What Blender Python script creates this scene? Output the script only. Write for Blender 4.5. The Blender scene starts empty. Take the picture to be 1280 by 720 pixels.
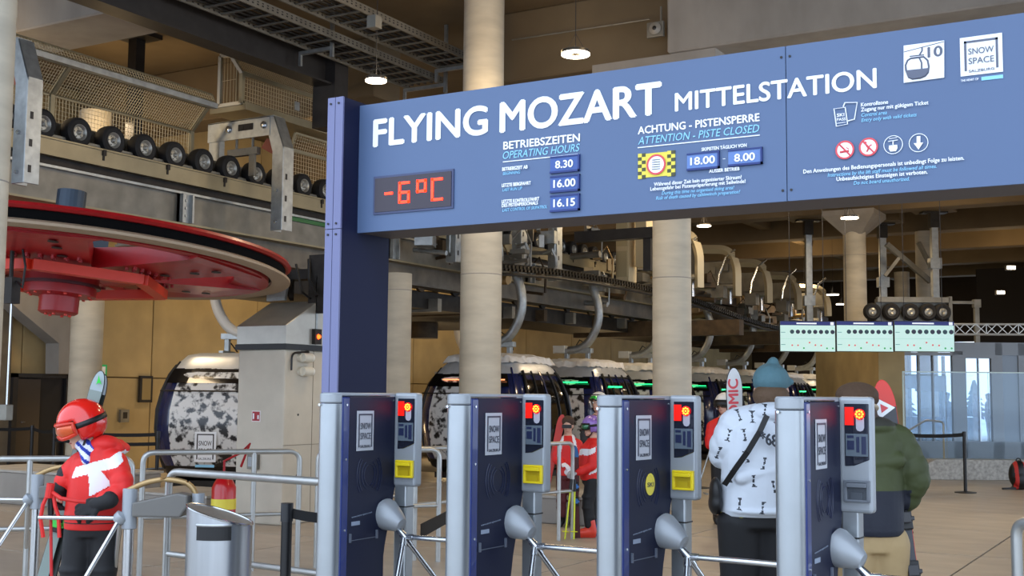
import bpy, bmesh, math, random
from mathutils import Vector, Matrix, Euler
from math import sin, cos, pi, radians, sqrt, atan2

sc = bpy.context.scene
COL = sc.collection
random.seed(7)

# ------------------------------------------------------------------ camera
CAM = Vector((0, 0, 1.5))
FPX = 1505.0
_y, _p, _r = radians(30.2), radians(5.08), radians(0.53)
FW = Vector((-sin(_y)*cos(_p), cos(_y)*cos(_p), sin(_p)))
_R0 = Vector((cos(_y), sin(_y), 0)); _U0 = _R0.cross(FW)
RT = _R0*cos(_r) + _U0*sin(_r); UP = -_R0*sin(_r) + _U0*cos(_r)
cd = bpy.data.cameras.new('camera'); cam = bpy.data.objects.new('camera', cd); COL.objects.link(cam)
cd.sensor_width = 36; cd.lens = FPX/1280*36; cd.clip_end = 400
cam.matrix_world = Matrix(((RT.x, UP.x, -FW.x, CAM.x), (RT.y, UP.y, -FW.y, CAM.y), (RT.z, UP.z, -FW.z, CAM.z), (0, 0, 0, 1)))
sc.camera = cam

# ------------------------------------------------------------------ world, lights, exposure
w = bpy.data.worlds.new('sky'); sc.world = w; w.use_nodes = True
bg = w.node_tree.nodes['Background']
bg.inputs[0].default_value = (0.70, 0.82, 1.0, 1); bg.inputs[1].default_value = 2.55
sc.view_settings.view_transform = 'Standard'; sc.view_settings.look = 'None'
sc.view_settings.exposure = 0.12; sc.view_settings.gamma = 1.0
WARM = (1.0, 0.70, 0.36)
def lamp(kind, loc, power, size=0.3, color=WARM, rot=None, spot=None, sy=None):
    d = bpy.data.lights.new('lamp', kind); d.energy = power; d.color = color
    if kind == 'AREA':
        d.size = size
        if sy: d.shape = 'RECTANGLE'; d.size_y = sy
    else: d.shadow_soft_size = size
    if spot: d.spot_size = spot; d.spot_blend = 0.6
    o = bpy.data.objects.new('lamp', d); o.location = loc
    if rot: o.rotation_euler = rot
    COL.objects.link(o); return o
def aim(o, tgt):
    o.rotation_euler = (Vector(tgt) - o.location).to_track_quat('-Z', 'Y').to_euler(); return o

# hall lamps: warm floods under the ceiling
for (x, y, z, e) in [(-15.0, 13.0, 5.6, 260), (-15.5, 19, 5.6, 330), (-15.5, 26, 5.6, 330), (-9.0, 24, 5.6, 260), (-4.5, 18, 5.7, 330),
                     (-5.0, 27, 5.6, 260), (-5, 36, 5.6, 300), (-11, 36, 5.6, 330), (-14.0, 9.5, 5.8, 150), (-7.5, 12.5, 5.8, 200), (-3.5, 11, 5.8, 160)]:
    lamp('POINT', (x, y, z), e*.20, 0.25)
    lamp('AREA', (x, y, z+.1), e*.24, 0.8, (1.0, 0.76, 0.48))
# low floods that wash the yellow rear wall and the pit side of the machine
for (x, y, z, e) in [(-15.8, 17.0, 0.5, 90), (-15.8, 24.0, 0.5, 110), (-15.0, 31.0, 0.5, 110)]:
    lamp('POINT', (x, y, z), e*.5, 0.3)

# ------------------------------------------------------------------ pixel rays of the photograph -> points on real planes
def ray(x, y): return FW + RT*((x-640)/FPX) - UP*((y-360)/FPX)
def on_z(x, y, Z): r = ray(x, y); return CAM + r*((Z-CAM.z)/r.z)
def on_x(x, y, X): r = ray(x, y); return CAM + r*(X/r.x)
def on_y(x, y, Y): r = ray(x, y); return CAM + r*(Y/r.y)
def dep(x, y, d): return CAM + ray(x, y)*d

# ------------------------------------------------------------------ materials
def lin(h):
    v = [int(h[i:i+2], 16)/255 for i in (0, 2, 4)]
    return tuple(((c+0.055)/1.055)**2.4 if c > 0.04045 else c/12.92 for c in v) + (1,)
MATS = {}
def mat(name, col, rough=0.5, metal=0.0, var=0.0, scale=6.0, col2=None, bump=0.0, emit=None, estr=0.0, coat=0.0, stretch=None, spec=0.5, detail=6, lo=0.3, hi=0.7):
    if name in MATS: return MATS[name]
    m = bpy.data.materials.new(name); m.use_nodes = True; nt = m.node_tree
    b = nt.nodes['Principled BSDF']
    c = lin(col) if isinstance(col, str) else col
    b.inputs['Base Color'].default_value = c; b.inputs['Roughness'].default_value = rough; b.inputs['Metallic'].default_value = metal
    b.inputs['Coat Weight'].default_value = coat; b.inputs['Specular IOR Level'].default_value = spec
    if var or bump or col2:
        tc = nt.nodes.new('ShaderNodeTexCoord'); n = nt.nodes.new('ShaderNodeTexNoise')
        n.inputs['Scale'].default_value = scale; n.inputs['Detail'].default_value = detail
        mp = nt.nodes.new('ShaderNodeMapping'); nt.links.new(tc.outputs['Object'], mp.inputs[0]); nt.links.new(mp.outputs[0], n.inputs['Vector'])
        if stretch: mp.inputs['Scale'].default_value = stretch
        if var or col2:
            r = nt.nodes.new('ShaderNodeValToRGB'); r.color_ramp.elements[0].position = lo; r.color_ramp.elements[1].position = hi
            if col2: a, z = c, lin(col2)
            else: a = tuple(max(0, v*(1-var)) for v in c[:3]) + (1,); z = tuple(min(1, v*(1+var)) for v in c[:3]) + (1,)
            r.color_ramp.elements[0].color = a; r.color_ramp.elements[1].color = z
            nt.links.new(n.outputs['Fac'], r.inputs[0]); nt.links.new(r.outputs[0], b.inputs['Base Color'])
        if bump:
            bp = nt.nodes.new('ShaderNodeBump'); bp.inputs['Strength'].default_value = bump; bp.inputs['Distance'].default_value = 0.02
            nt.links.new(n.outputs['Fac'], bp.inputs['Height']); nt.links.new(bp.outputs[0], b.inputs['Normal'])
    if emit: b.inputs['Emission Color'].default_value = lin(emit); b.inputs['Emission Strength'].default_value = estr
    MATS[name] = m; return m
def glassmat(name, tint, gl=0.12, tr=0.9):
    m = bpy.data.materials.new(name); m.use_nodes = True; nt = m.node_tree; nt.nodes.clear()
    o = nt.nodes.new('ShaderNodeOutputMaterial'); t = nt.nodes.new('ShaderNodeBsdfTransparent'); g = nt.nodes.new('ShaderNodeBsdfGlossy')
    g.inputs['Roughness'].default_value = 0.05; g.inputs['Color'].default_value = (0.8, 0.9, 1, 1); t.inputs['Color'].default_value = tint
    x = nt.nodes.new('ShaderNodeMixShader'); f = nt.nodes.new('ShaderNodeFresnel'); f.inputs[0].default_value = 1.45
    ad = nt.nodes.new('ShaderNodeMath'); ad.operation = 'ADD'; ad.inputs[1].default_value = gl
    nt.links.new(f.outputs[0], ad.inputs[0]); nt.links.new(ad.outputs[0], x.inputs[0]); nt.links.new(t.outputs[0], x.inputs[1]); nt.links.new(g.outputs[0], x.inputs[2]); nt.links.new(x.outputs[0], o.inputs[0])
    MATS[name] = m; return m

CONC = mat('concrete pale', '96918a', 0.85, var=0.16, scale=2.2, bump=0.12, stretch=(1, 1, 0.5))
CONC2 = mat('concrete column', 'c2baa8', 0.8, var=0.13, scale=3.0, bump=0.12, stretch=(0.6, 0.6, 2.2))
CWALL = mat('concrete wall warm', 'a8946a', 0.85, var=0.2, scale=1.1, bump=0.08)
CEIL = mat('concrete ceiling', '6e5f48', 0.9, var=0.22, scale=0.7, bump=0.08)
FLOORM = mat('floor slab', 'aca294', 0.45, var=0.14, scale=1.4, bump=0.03, stretch=(1, 2.2, 1))
STEELD = mat('dark painted steel', '2e2c2c', 0.5, 0.3, var=0.2)
GALV = mat('galvanised steel', 'a4a8a8', 0.42, 0.75, var=0.18, scale=9)
GALVD = mat('galvanised steel dull', '7e7b72', 0.5, 0.55, var=0.22, scale=4)
BEIGEM = mat('deck sheet metal', '958b70', 0.45, 0.45, var=0.12, scale=3)
MESHM = mat('wire mesh zinc', 'c4b898', 0.4, 0.3)
TYRE = mat('black tyre rubber', '161618', 0.75, var=0.3, scale=14, bump=0.2)
RIM = mat('grey wheel rim', 'a2a29c', 0.4, 0.6)
REDM = mat('red machine paint', '9c0f16', 0.4, var=0.15, scale=5, coat=0.1)
REDH = mat('orange red machine paint', 'd0341c', 0.4)
TAN = mat('tan rim liner', 'a08c74', 0.6)
BLACK = mat('black plastic', '0e0e10', 0.45)
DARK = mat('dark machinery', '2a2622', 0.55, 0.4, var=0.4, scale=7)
DARKB = mat('brown machinery', '4c3d2a', 0.6, 0.3, var=0.4, scale=5)
CHROME = mat('chrome steel tube', 'c8ccd0', 0.18, 0.95)
RAILM = mat('satin steel handrail', 'b2b4b2', 0.36, 0.7, var=0.08)
ALU = mat('brushed aluminium', 'a6acb0', 0.32, 0.75, var=0.05)
SILVER = mat('silver plastic housing', '9aa0a6', 0.38, 0.25)
NAVY = mat('navy gate panel', '161c34', 0.5, spec=.25)
NAVYS = mat('blue gate edge', '122868', 0.3, coat=0.4)
SIGNB = mat('sign blue', '52678a', 0.5, var=0.03, scale=1)
SIGND = mat('sign post navy', '121836', 0.6, spec=.25)
SIGNL = mat('sign post pale blue edge', '6c7096', 0.45)
PLATE = mat('time plate blue', '3c5a9c', 0.5)
PLATED = mat('time plate dark edge', '1c3272', 0.5)
WHITE = mat('white print', 'f2f5f8', 0.5, emit=None)
LBLUE = mat('light blue print', '8fd0f2', 0.5)
GREYP = mat('grey print', '5c6274', 0.5)
YEL = mat('yellow plastic', 'e8d020', 0.35)
YELP = mat('yellow print', 'e4d44c', 0.5)
REDP = mat('red print', 'd84c54', 0.5)
DKWIN = mat('dark glass window', '14141a', 0.12, coat=0.5)
LEDR = mat('red led light', 'ff2010', 0.4, emit='ff1808', estr=3)
LEDO = mat('orange led dots', 'ff7030', 0.4, emit='ff6a18', estr=9)
LEDG = mat('red led glow plastic', 'b01208', 0.4, emit='ff1404', estr=.8)
LEDSEG = mat('led digit', 'ff3010', 0.4, emit='ff2c10', estr=4)
LEDBOX = mat('led display window', '2c2230', 0.25)
LCD = mat('grey lcd screen', '54606c', 0.25, emit='6a7884', estr=0.12)
GREENL = mat('green light strip', '30ff90', 0.4, emit='28ff90', estr=1.8)
ORANGEL = mat('orange light strip', 'ffb080', 0.4, emit='ff9c60', estr=1.6)
RINGL = mat('ring lamp glow', 'fff4e0', 0.4, emit='fff0d8', estr=9)
SNOWM = mat('packed snow', 'e4e2de', 0.7, var=0.08, scale=12, bump=0.5)
CABR = mat('cabin roof silver', 'c2c6ca', 0.35, 0.35, var=0.08)
CABN = mat('cabin navy', '16204c', 0.2, coat=0.7)
CABD = mat('cabin tinted window', '0c0d10', 0.08, coat=0.6)
CABG = mat('cabin snow graphic', '1c1a1a', 0.3, col2='dcdcda', scale=8, detail=14, lo=0.42, hi=0.52, coat=0.3)
BOXM = mat('brushed steel cabinet', 'aaa69c', 0.35, 0.55, var=0.08)
GLASS = glassmat('clear glass', (0.90, 0.95, 0.98, 1), 0.0)
GLASSB = glassmat('blue tinted glass', (0.72, 0.80, 0.88, 1), 0.08)
STONE = mat('speckled stone', 'a8a8a4', 0.8, var=0.3, scale=18, bump=0.3)
FRAMEG = mat('grey facade frame', '8a8e92', 0.5, 0.2)
PILLARM = mat('concrete pillar pale', 'c6bead', 0.85, var=0.1, scale=2.4, bump=0.12)
WARMSTEEL = mat('warm reflected steel', 'b09468', 0.4, 0.6)  # plain steel, with warm reflected light put into its base colour

# ------------------------------------------------------------------ object helpers
def setp(o, label=None, cat=None, group=None, kind=None):
    if label: o['label'] = label
    if cat: o['category'] = cat
    if group: o['group'] = group
    if kind: o['kind'] = kind
    return o
def thing(name, label, cat, loc=(0, 0, 0), rotz=0.0, group=None):
    o = bpy.data.objects.new(name, None); COL.objects.link(o); o.empty_display_size = 0.1
    o.location = loc; o.rotation_euler = (0, 0, rotz)
    return setp(o, label, cat, group)
def pmat(p):
    M = Matrix.Translation(p.location) @ p.rotation_euler.to_matrix().to_4x4()
    return pmat(p.parent) @ M if p.parent else M
def copy_tree(o, parent=None, loc=None, rot=None, label=None):
    c = o.copy(); COL.objects.link(c)
    if parent: c.parent = parent
    if loc is not None: c.location = loc
    if rot is not None: c.rotation_euler = (0, 0, rot)
    if label: c['label'] = label
    for ch in list(o.children): copy_tree(ch, c)
    return c
class MB:
    def __init__(s): s.v = []; s.f = []; s.m = []; s.cm = 0
    def add(s, vs, fs):
        n = len(s.v); s.v += [tuple(v) for v in vs]
        for f in fs: s.f.append(tuple(i+n for i in f)); s.m.append(s.cm)
        return s
    def mi(s, i): s.cm = i; return s
    def box(s, c, d, rz=0.0, M=None):
        hx, hy, hz = d[0]/2, d[1]/2, d[2]/2; vs = []
        for z in (-hz, hz):
            for x, y in ((-hx, -hy), (hx, -hy), (hx, hy), (-hx, hy)): vs.append(Vector((x, y, z)))
        if M is None: M = Matrix.Rotation(rz, 3, 'Z')
        vs = [M @ v + Vector(c) for v in vs]
        return s.add(vs, [(3, 2, 1, 0), (4, 5, 6, 7), (0, 1, 5, 4), (1, 2, 6, 5), (2, 3, 7, 6), (3, 0, 4, 7)])
    def bb(s, x0, x1, y0, y1, z0, z1): return s.box(((x0+x1)/2, (y0+y1)/2, (z0+z1)/2), (abs(x1-x0), abs(y1-y0), abs(z1-z0)))
    def bar(s, a, b, w, h, up=(0, 0, 1)):
        a, b = Vector(a), Vector(b); d = (b-a); L = d.length; d.normalize(); u = Vector(up)
        if abs(d.dot(u)) > 0.98: u = Vector((1, 0, 0))
        sdir = d.cross(u).normalized(); u = sdir.cross(d)
        M = Matrix((sdir, d, u)).transposed()
        return s.box((a+b)/2, (w, L, h), M=M)
    def tube(s, pts, r, n=10, closed=False, cap=True):
        pts = [Vector(p) for p in pts]; k = len(pts); rs = r if isinstance(r, (list, tuple)) else [r]*k
        vs = []; prev = None
        for i, p in enumerate(pts):
            if closed: t = (pts[(i+1) % k]-pts[i-1]).normalized()
            elif i == 0: t = (pts[1]-p).normalized()
            elif i == k-1: t = (p-pts[-2]).normalized()
            else: t = ((pts[i+1]-p).normalized()+(p-pts[i-1]).normalized()).normalized()
            if prev is None:
                prev = t.cross(Vector((0, 0, 1)))
                if prev.length < 0.05: prev = t.cross(Vector((1, 0, 0)))
            prev = (prev - t*prev.dot(t)).normalized(); q = t.cross(prev)
            for j in range(n):
                a = 2*pi*j/n; vs.append(p+(prev*cos(a)+q*sin(a))*rs[i])
        fs = []
        for i in range(k if closed else k-1):
            for j in range(n):
                a = i*n+j; b = i*n+(j+1) % n; c = ((i+1) % k)*n+(j+1) % n; d = ((i+1) % k)*n+j
                fs.append((a, b, c, d))
        if not closed and cap: fs += [tuple(range(n-1, -1, -1)), tuple((k-1)*n+j for j in range(n))]
        return s.add(vs, fs)
    def cyl(s, a, b, r, r2=None, n=20): return s.tube([a, b], [r, r if r2 is None else r2], n)
    def lathe(s, prof, c=(0, 0, 0), axis=(0, 0, 1), n=24, closed=False):
        ax = Vector(axis).normalized(); u = ax.cross(Vector((0, 0, 1)))
        if u.length < 0.05: u = ax.cross(Vector((1, 0, 0)))
        u.normalize(); w_ = ax.cross(u); c = Vector(c); vs = []; m = len(prof)
        for j in range(n):
            a = 2*pi*j/n; d = u*cos(a)+w_*sin(a)
            for r, h in prof: vs.append(c+d*r+ax*h)
        fs = []
        for j in range(n):
            for i in range(m if closed else m-1):
                i2 = (i+1) % m; j2 = (j+1) % n
                fs.append((j*m+i, j2*m+i, j2*m+i2, j*m+i2))
        return s.add(vs, fs)
    def prism(s, poly, o, ux, uy, t):
        o, ux, uy = Vector(o), Vector(ux), Vector(uy); nn = ux.cross(uy).normalized()*t; k = len(poly)
        a = [o+ux*x+uy*y for x, y in poly]; vs = a+[v+nn for v in a]
        fs = [tuple(range(k-1, -1, -1)), tuple(range(k, 2*k))]+[(i, (i+1) % k, k+(i+1) % k, k+i) for i in range(k)]
        return s.add(vs, fs)
    def sweep(s, pts, prof, up=(0, 0, 1)):
        pass
    def build(s, name, mats, parent=None, world=False, smooth=False, bev=0.0, seg=2, link=True):
        me = bpy.data.meshes.new(name); vs = s.v
        if world and parent is not None:
            iv = pmat(parent).inverted(); vs = [tuple(iv @ Vector(v)) for v in vs]
        me.from_pydata(vs, [], s.f)
        if not isinstance(mats, (list, tuple)): mats = [mats]
        for m in mats: me.materials.append(m)
        me.polygons.foreach_set('material_index', s.m)
        if smooth:
            me.polygons.foreach_set('use_smooth', [True]*len(s.f))
            try: me.set_sharp_from_angle(angle=radians(38))
            except Exception: pass
        bm = bmesh.new(); bm.from_mesh(me); bmesh.ops.recalc_face_normals(bm, faces=bm.faces); bm.to_mesh(me); bm.free()
        me.update()
        o = bpy.data.objects.new(name, me); COL.objects.link(o)
        if parent is not None: o.parent = parent
        if bev:
            b = o.modifiers.new('bevel', 'BEVEL'); b.width = bev; b.segments = seg; b.limit_method = 'ANGLE'
        return o
def arc(c, r, a0, a1, n, ux, uy):
    c, ux, uy = Vector(c), Vector(ux), Vector(uy)
    return [c+ux*(r*cos(a0+(a1-a0)*i/n))+uy*(r*sin(a0+(a1-a0)*i/n)) for i in range(n+1)]
def rounded(pts, r, n=5):
    pts = [Vector(p) for p in pts]; out = [pts[0]]
    for i in range(1, len(pts)-1):
        p = pts[i]; a = (pts[i-1]-p).normalized(); b = (pts[i+1]-p).normalized()
        p0, p1 = p+a*r, p+b*r
        for k in range(n+1):
            t = k/n; out.append(p0*(1-t)**2+p*2*t*(1-t)+p1*t*t)
    out.append(pts[-1]); return out

# lettering made into flat meshes
_tc = {}
def glyphs(body, bold=0.0, shear=0.0):
    k = (body, bold, shear)
    if k in _tc: return _tc[k]
    cu = bpy.data.curves.new('t', 'FONT'); cu.body = body; cu.size = 1; cu.offset = bold; cu.shear = shear; cu.resolution_u = 2 if len(body) > 16 else 5
    o = bpy.data.objects.new('t', cu); COL.objects.link(o); dg = bpy.context.evaluated_depsgraph_get(); dg.update()
    me = bpy.data.meshes.new_from_object(o.evaluated_get(dg)); vs = [v.co.copy() for v in me.vertices]; fs = [tuple(p.vertices) for p in me.polygons]
    bpy.data.objects.remove(o); bpy.data.curves.remove(cu); bpy.data.meshes.remove(me)
    _tc[k] = (vs, fs); return _tc[k]
_h = glyphs('H'); HCAP = max(v.y for v in _h[0])
def text(mb, body, A, B, cap, up=(0, 0, 1), bold=0.02, shear=0.0, lift=0.0):
    vs, fs = glyphs(body, 0.0, shear)
    if not vs: return
    x0 = min(v.x for v in vs); x1 = max(v.x for v in vs); A, B, up = Vector(A), Vector(B), Vector(up)
    ux = (B-A)/(x1-x0); nn = ux.cross(up).normalized()*lift
    q = max(0, bold-.006)*cap*1.1; e = ux.normalized()*q; f = up*q*.8
    n1 = ux.cross(up).normalized()*.00035
    for i, d in enumerate([e, -e, f, -f] if q > 0 else [Vector()]):
        mb.add([A+ux*(v.x-x0)+up*(v.y*cap/HCAP)+nn+n1*i+d for v in vs], fs)

# ================================================================== SETTING
def struct(o): o['kind'] = 'structure'; return o
# floor of big cast slabs with open joints
m = MB(); m.bb(-24, 14, -6, 53, -0.3, -0.035); floor = struct(m.build('floor', mat('floor joint', '4e463c', 0.8)))
m = MB(); m.bb(-1.49, 1.49, -1.19, 1.19, -0.035, 0); slab0 = None
k = 0
for i in range(9):
    for j in range(15):
        x = -15.5+i*3.0; y = -3.2+j*2.4
        if j > 9 and i < 2: continue
        if slab0 is None: slab0 = m.build('slab', FLOORM, floor); o = slab0
        else: o = slab0.copy(); COL.objects.link(o); o.parent = floor
        o.location = (x, y, random.uniform(-0.002, 0))
m = MB(); m.bb(-120, 120, -120, -6, -0.35, -0.06); g = struct(m.build('ground', mat('trodden snow ground', 'd8dce2', 0.8, var=0.05, scale=1)))
m = MB(); m.bb(-24, 14, 31.6, 53, -0.034, -0.002); struct(m.build('floor_rear', FLOORM))
# ceiling
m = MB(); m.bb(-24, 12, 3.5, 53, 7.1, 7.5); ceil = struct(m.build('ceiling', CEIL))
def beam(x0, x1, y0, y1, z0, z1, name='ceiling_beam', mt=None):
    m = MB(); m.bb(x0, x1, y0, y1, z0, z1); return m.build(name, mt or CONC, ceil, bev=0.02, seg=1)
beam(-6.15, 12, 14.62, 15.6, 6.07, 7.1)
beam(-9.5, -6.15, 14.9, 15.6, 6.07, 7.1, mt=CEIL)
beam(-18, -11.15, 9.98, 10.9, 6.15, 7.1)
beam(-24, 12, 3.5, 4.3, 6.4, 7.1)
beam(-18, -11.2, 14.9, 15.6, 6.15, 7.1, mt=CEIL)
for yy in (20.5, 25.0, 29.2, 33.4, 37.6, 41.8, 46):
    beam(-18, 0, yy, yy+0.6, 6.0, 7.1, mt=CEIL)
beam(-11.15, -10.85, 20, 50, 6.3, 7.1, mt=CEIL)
# walls
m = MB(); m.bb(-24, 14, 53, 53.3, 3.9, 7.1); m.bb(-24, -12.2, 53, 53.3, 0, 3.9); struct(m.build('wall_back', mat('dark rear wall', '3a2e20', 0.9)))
m = MB(); m.bb(-18.5, -18.16, 4, 53, 0, 7.1); wl = struct(m.build('wall_left', mat('wall joint', '6e5c3a', 0.9)))
pm = MB(); pm.bb(-18.17, -18.1, -1.49, 1.49, -0.875, 0.875); p0 = None
for j in range(15):
    for i in range(4):
        if p0 is None: p0 = pm.build('wall_panel', CWALL, wl, bev=0.008, seg=1); o = p0
        else: o = p0.copy(); COL.objects.link(o); o.parent = wl
        o.location = (random.uniform(-0.006, 0), 6.5+j*3.0, 0.88+i*1.77)
m = MB(); m.bb(-18.1, -18.0, 13.80, 14.86, 0.02, 1.74)
dr = struct(m.build('door_1', mat('dark door opening', '17161a', 0.7))); m = MB()
m.bb(-18.02, -17.94, 13.72, 13.82, 0, 1.80); m.bb(-18.02, -17.94, 14.84, 14.90, 0, 1.80); m.bb(-18.02, -17.94, 13.72, 14.90, 1.73, 1.80)
m.build('door_frame', STEELD, dr)
m = MB(); m.bb(-17.99, -17.96, 13.83, 14.30, 0.05, 1.70); dl = m.build('door_leaf', mat('bronze door', '40352a', 0.4, 0.2), dr)
m = MB(); m.bar((-17.93, 13.98, 0.95), (-17.93, 13.9, 0.95), 0.02, 0.02); m.build('door_handle', CHROME, dl)
# grey concrete stair soffit and wall stub at far left
m = MB(); m.prism([(12.6, 4.1), (13.94, 3.24), (14.9, 2.60), (14.9, 1.80), (14.42, 1.80), (14.40, 2.34), (13.63, 2.82), (12.6, 3.5)], (-18.0, 0, 0), (0, 1, 0), (0, 0, 1), .35)
st = struct(m.build('stair_soffit', CONC))
m = MB(); m.bb(-18.09, -18.02, 10.0, 13.72, 0, 2.9); struct(m.build('wall_lining', mat('grey brown plaster', '6c6456', .85, var=.12)))
# right wall of the hall above the glazed room
m = MB(); m.bb(-1.6, -1.3, 26, 53, 3.6, 7.1); struct(m.build('wall_right', mat('wall brown', '6a5236', 0.85, var=0.15, scale=1)))
m = MB(); m.bb(-7.0, -1.6, 44, 44.3, 3.0, 6.0); struct(m.build('wall_dark_panel', mat('dark panel', '1c1612', 0.8)))

# columns
def column(x, y, r, top, cap=0.0, name='concrete_column', label='', z0=0.0):
    t = thing(name, label, 'column', (x, y, z0))
    m = MB(); m.lathe([(r, 0)]+[(r+random.uniform(-.002, .002), h*0.6) for h in range(1, int((top-z0)/0.6))]+[(r, top-z0)], n=40)
    m.build('shaft', CONC2, t, smooth=True)
    m = MB()
    for h in (1.25, 3.1, 4.95):
        if h < top-z0-0.2: m.lathe([(r+.001, h-.006), (r+.004, h), (r+.001, h+.006)], n=40)
    m.build('formwork_seam', CONC, t, smooth=True)
    if cap:
        m = MB(); q = cap; z1 = top-z0
        vs = [(-r*.8, -r*.8, z1-.55), (r*.8, -r*.8, z1-.55), (r*.8, r*.8, z1-.55), (-r*.8, r*.8, z1-.55),
              (-q, -q, z1-.12), (q, -q, z1-.12), (q, q, z1-.12), (-q, q, z1-.12), (-q, -q, z1), (q, -q, z1), (q, q, z1), (-q, q, z1)]
        fs = [(3, 2, 1, 0), (8, 9, 10, 11)]
        for i in range(4): fs += [(i, (i+1) % 4, 4+(i+1) % 4, 4+i), (4+i, 4+(i+1) % 4, 8+(i+1) % 4, 8+i)]
        m.add(vs, fs); m.build('capital', CONC, t)
    return t
column(-6.33, 15.2, 0.262, 6.07, 0, label='round pale concrete column behind the third ski gate from the left, under the middle of the sign')
m = MB(); m.bb(-7.3, -5.5, 14.7, 15.5, 5.87, 6.07); m.build('ceiling_pad', CONC, ceil)
c1 = on_y(602, 300, 13.7); column(c1.x, c1.y, 0.277, 7.1, label='tall round pale concrete column behind the second ski gate from the left')
column(-7.43, 29.3, 0.27, 6.0, 0.62, label='round brown lit concrete column with a flared capital behind the information screens')
column(-16.0, 13.6, 0.26, 6.15, label='round concrete column behind the child in the red ski suit')
column(-10.9, 15.2, 0.22, 3.36, label='concrete column just right of the blue sign post')
c5 = dep(-21, 170, 9.3); column(c5.x, c5.y, 0.2, 7.1, label='round concrete column cut by the left picture edge')
for i, (x, y) in enumerate([(-6.6, 33.5), (-3.0, 31.5), (-2.4, 27.5), (-9.5, 44.0)]):
    column(x, y, 0.26, 6.0, label=['brown concrete column half hidden right behind the flared capital column', 'slim brown column near the far right lamps', 'brown column at the right picture edge above the glazed room', 'distant brown column deep in the hall'][i])
# grey plate wall behind cabins (dark engine room infill under deck)
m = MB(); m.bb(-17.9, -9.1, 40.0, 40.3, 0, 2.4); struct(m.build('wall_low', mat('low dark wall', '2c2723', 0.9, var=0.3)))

# ================================================================== SIGN GANTRY
YS = 5.31
def S(x, y): return on_y(x, y, YS)
sign = thing('sign_gantry', 'wide blue overhead sign board with white lettering on a navy post', 'sign', (-4.17, 5.4, 0))
XP = -4.09
yf = on_x(424, 400, XP).y; yb = on_x(485, 400, XP).y; ztop = on_y(413, 123, yf).z
m = MB(); m.bb(XP-0.105, XP, yf+0.004, yb, 0, ztop); m.build('post', SIGND, sign, True, bev=0.004, seg=1)
zj = on_y(410, 287, yf).z
for z0, z1 in ((0, zj-.002), (zj+.002, ztop)):
    m = MB(); m.bb(XP-0.107, XP-0.057, yf-.006, yf+0.006, z0, z1); m.bb(XP-0.053, XP-0.001, yf-.006, yf+0.006, z0, z1); m.build('post_front_plate', SIGNL, sign, True)
m = MB()
for z in (ztop-.035, zj-.03, zj+.03):
    for x in (XP-.085, XP-.03): m.cyl((x, yf-.012, z), (x, yf, z), .006, n=8)
m.build('bolt', STEELD, sign, True)
ZT, ZB = 3.11, 2.39; XS = S(983, 160).x; XE = 0.75
for x0, x1, nm in ((XP, XS-.002, 0), (XS+.002, XE, 1)):
    m = MB(); m.bb(x0, x1, YS, YS+0.02, ZB, ZT); m.build('sign_board', SIGNB, sign, True)
m = MB(); m.bb(XP, XE, YS+.02, YS+0.32, ZB+.003, ZT-.003); m.build('sign_box', mat('sign box underside', '5a5456', 0.6), sign, True)
m = MB(); m.bb(XE, XE+.1, yf, yb, 0, ztop); m.build('post', SIGND, sign, True)
m = MB()
for z in (ZT-.05, ZB+.05):
    for x in (XS-.02, XS+.02): m.cyl((x, YS-.004, z), (x, YS, z), .006, n=8)
m.build('screw', STEELD, sign, True)

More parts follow.
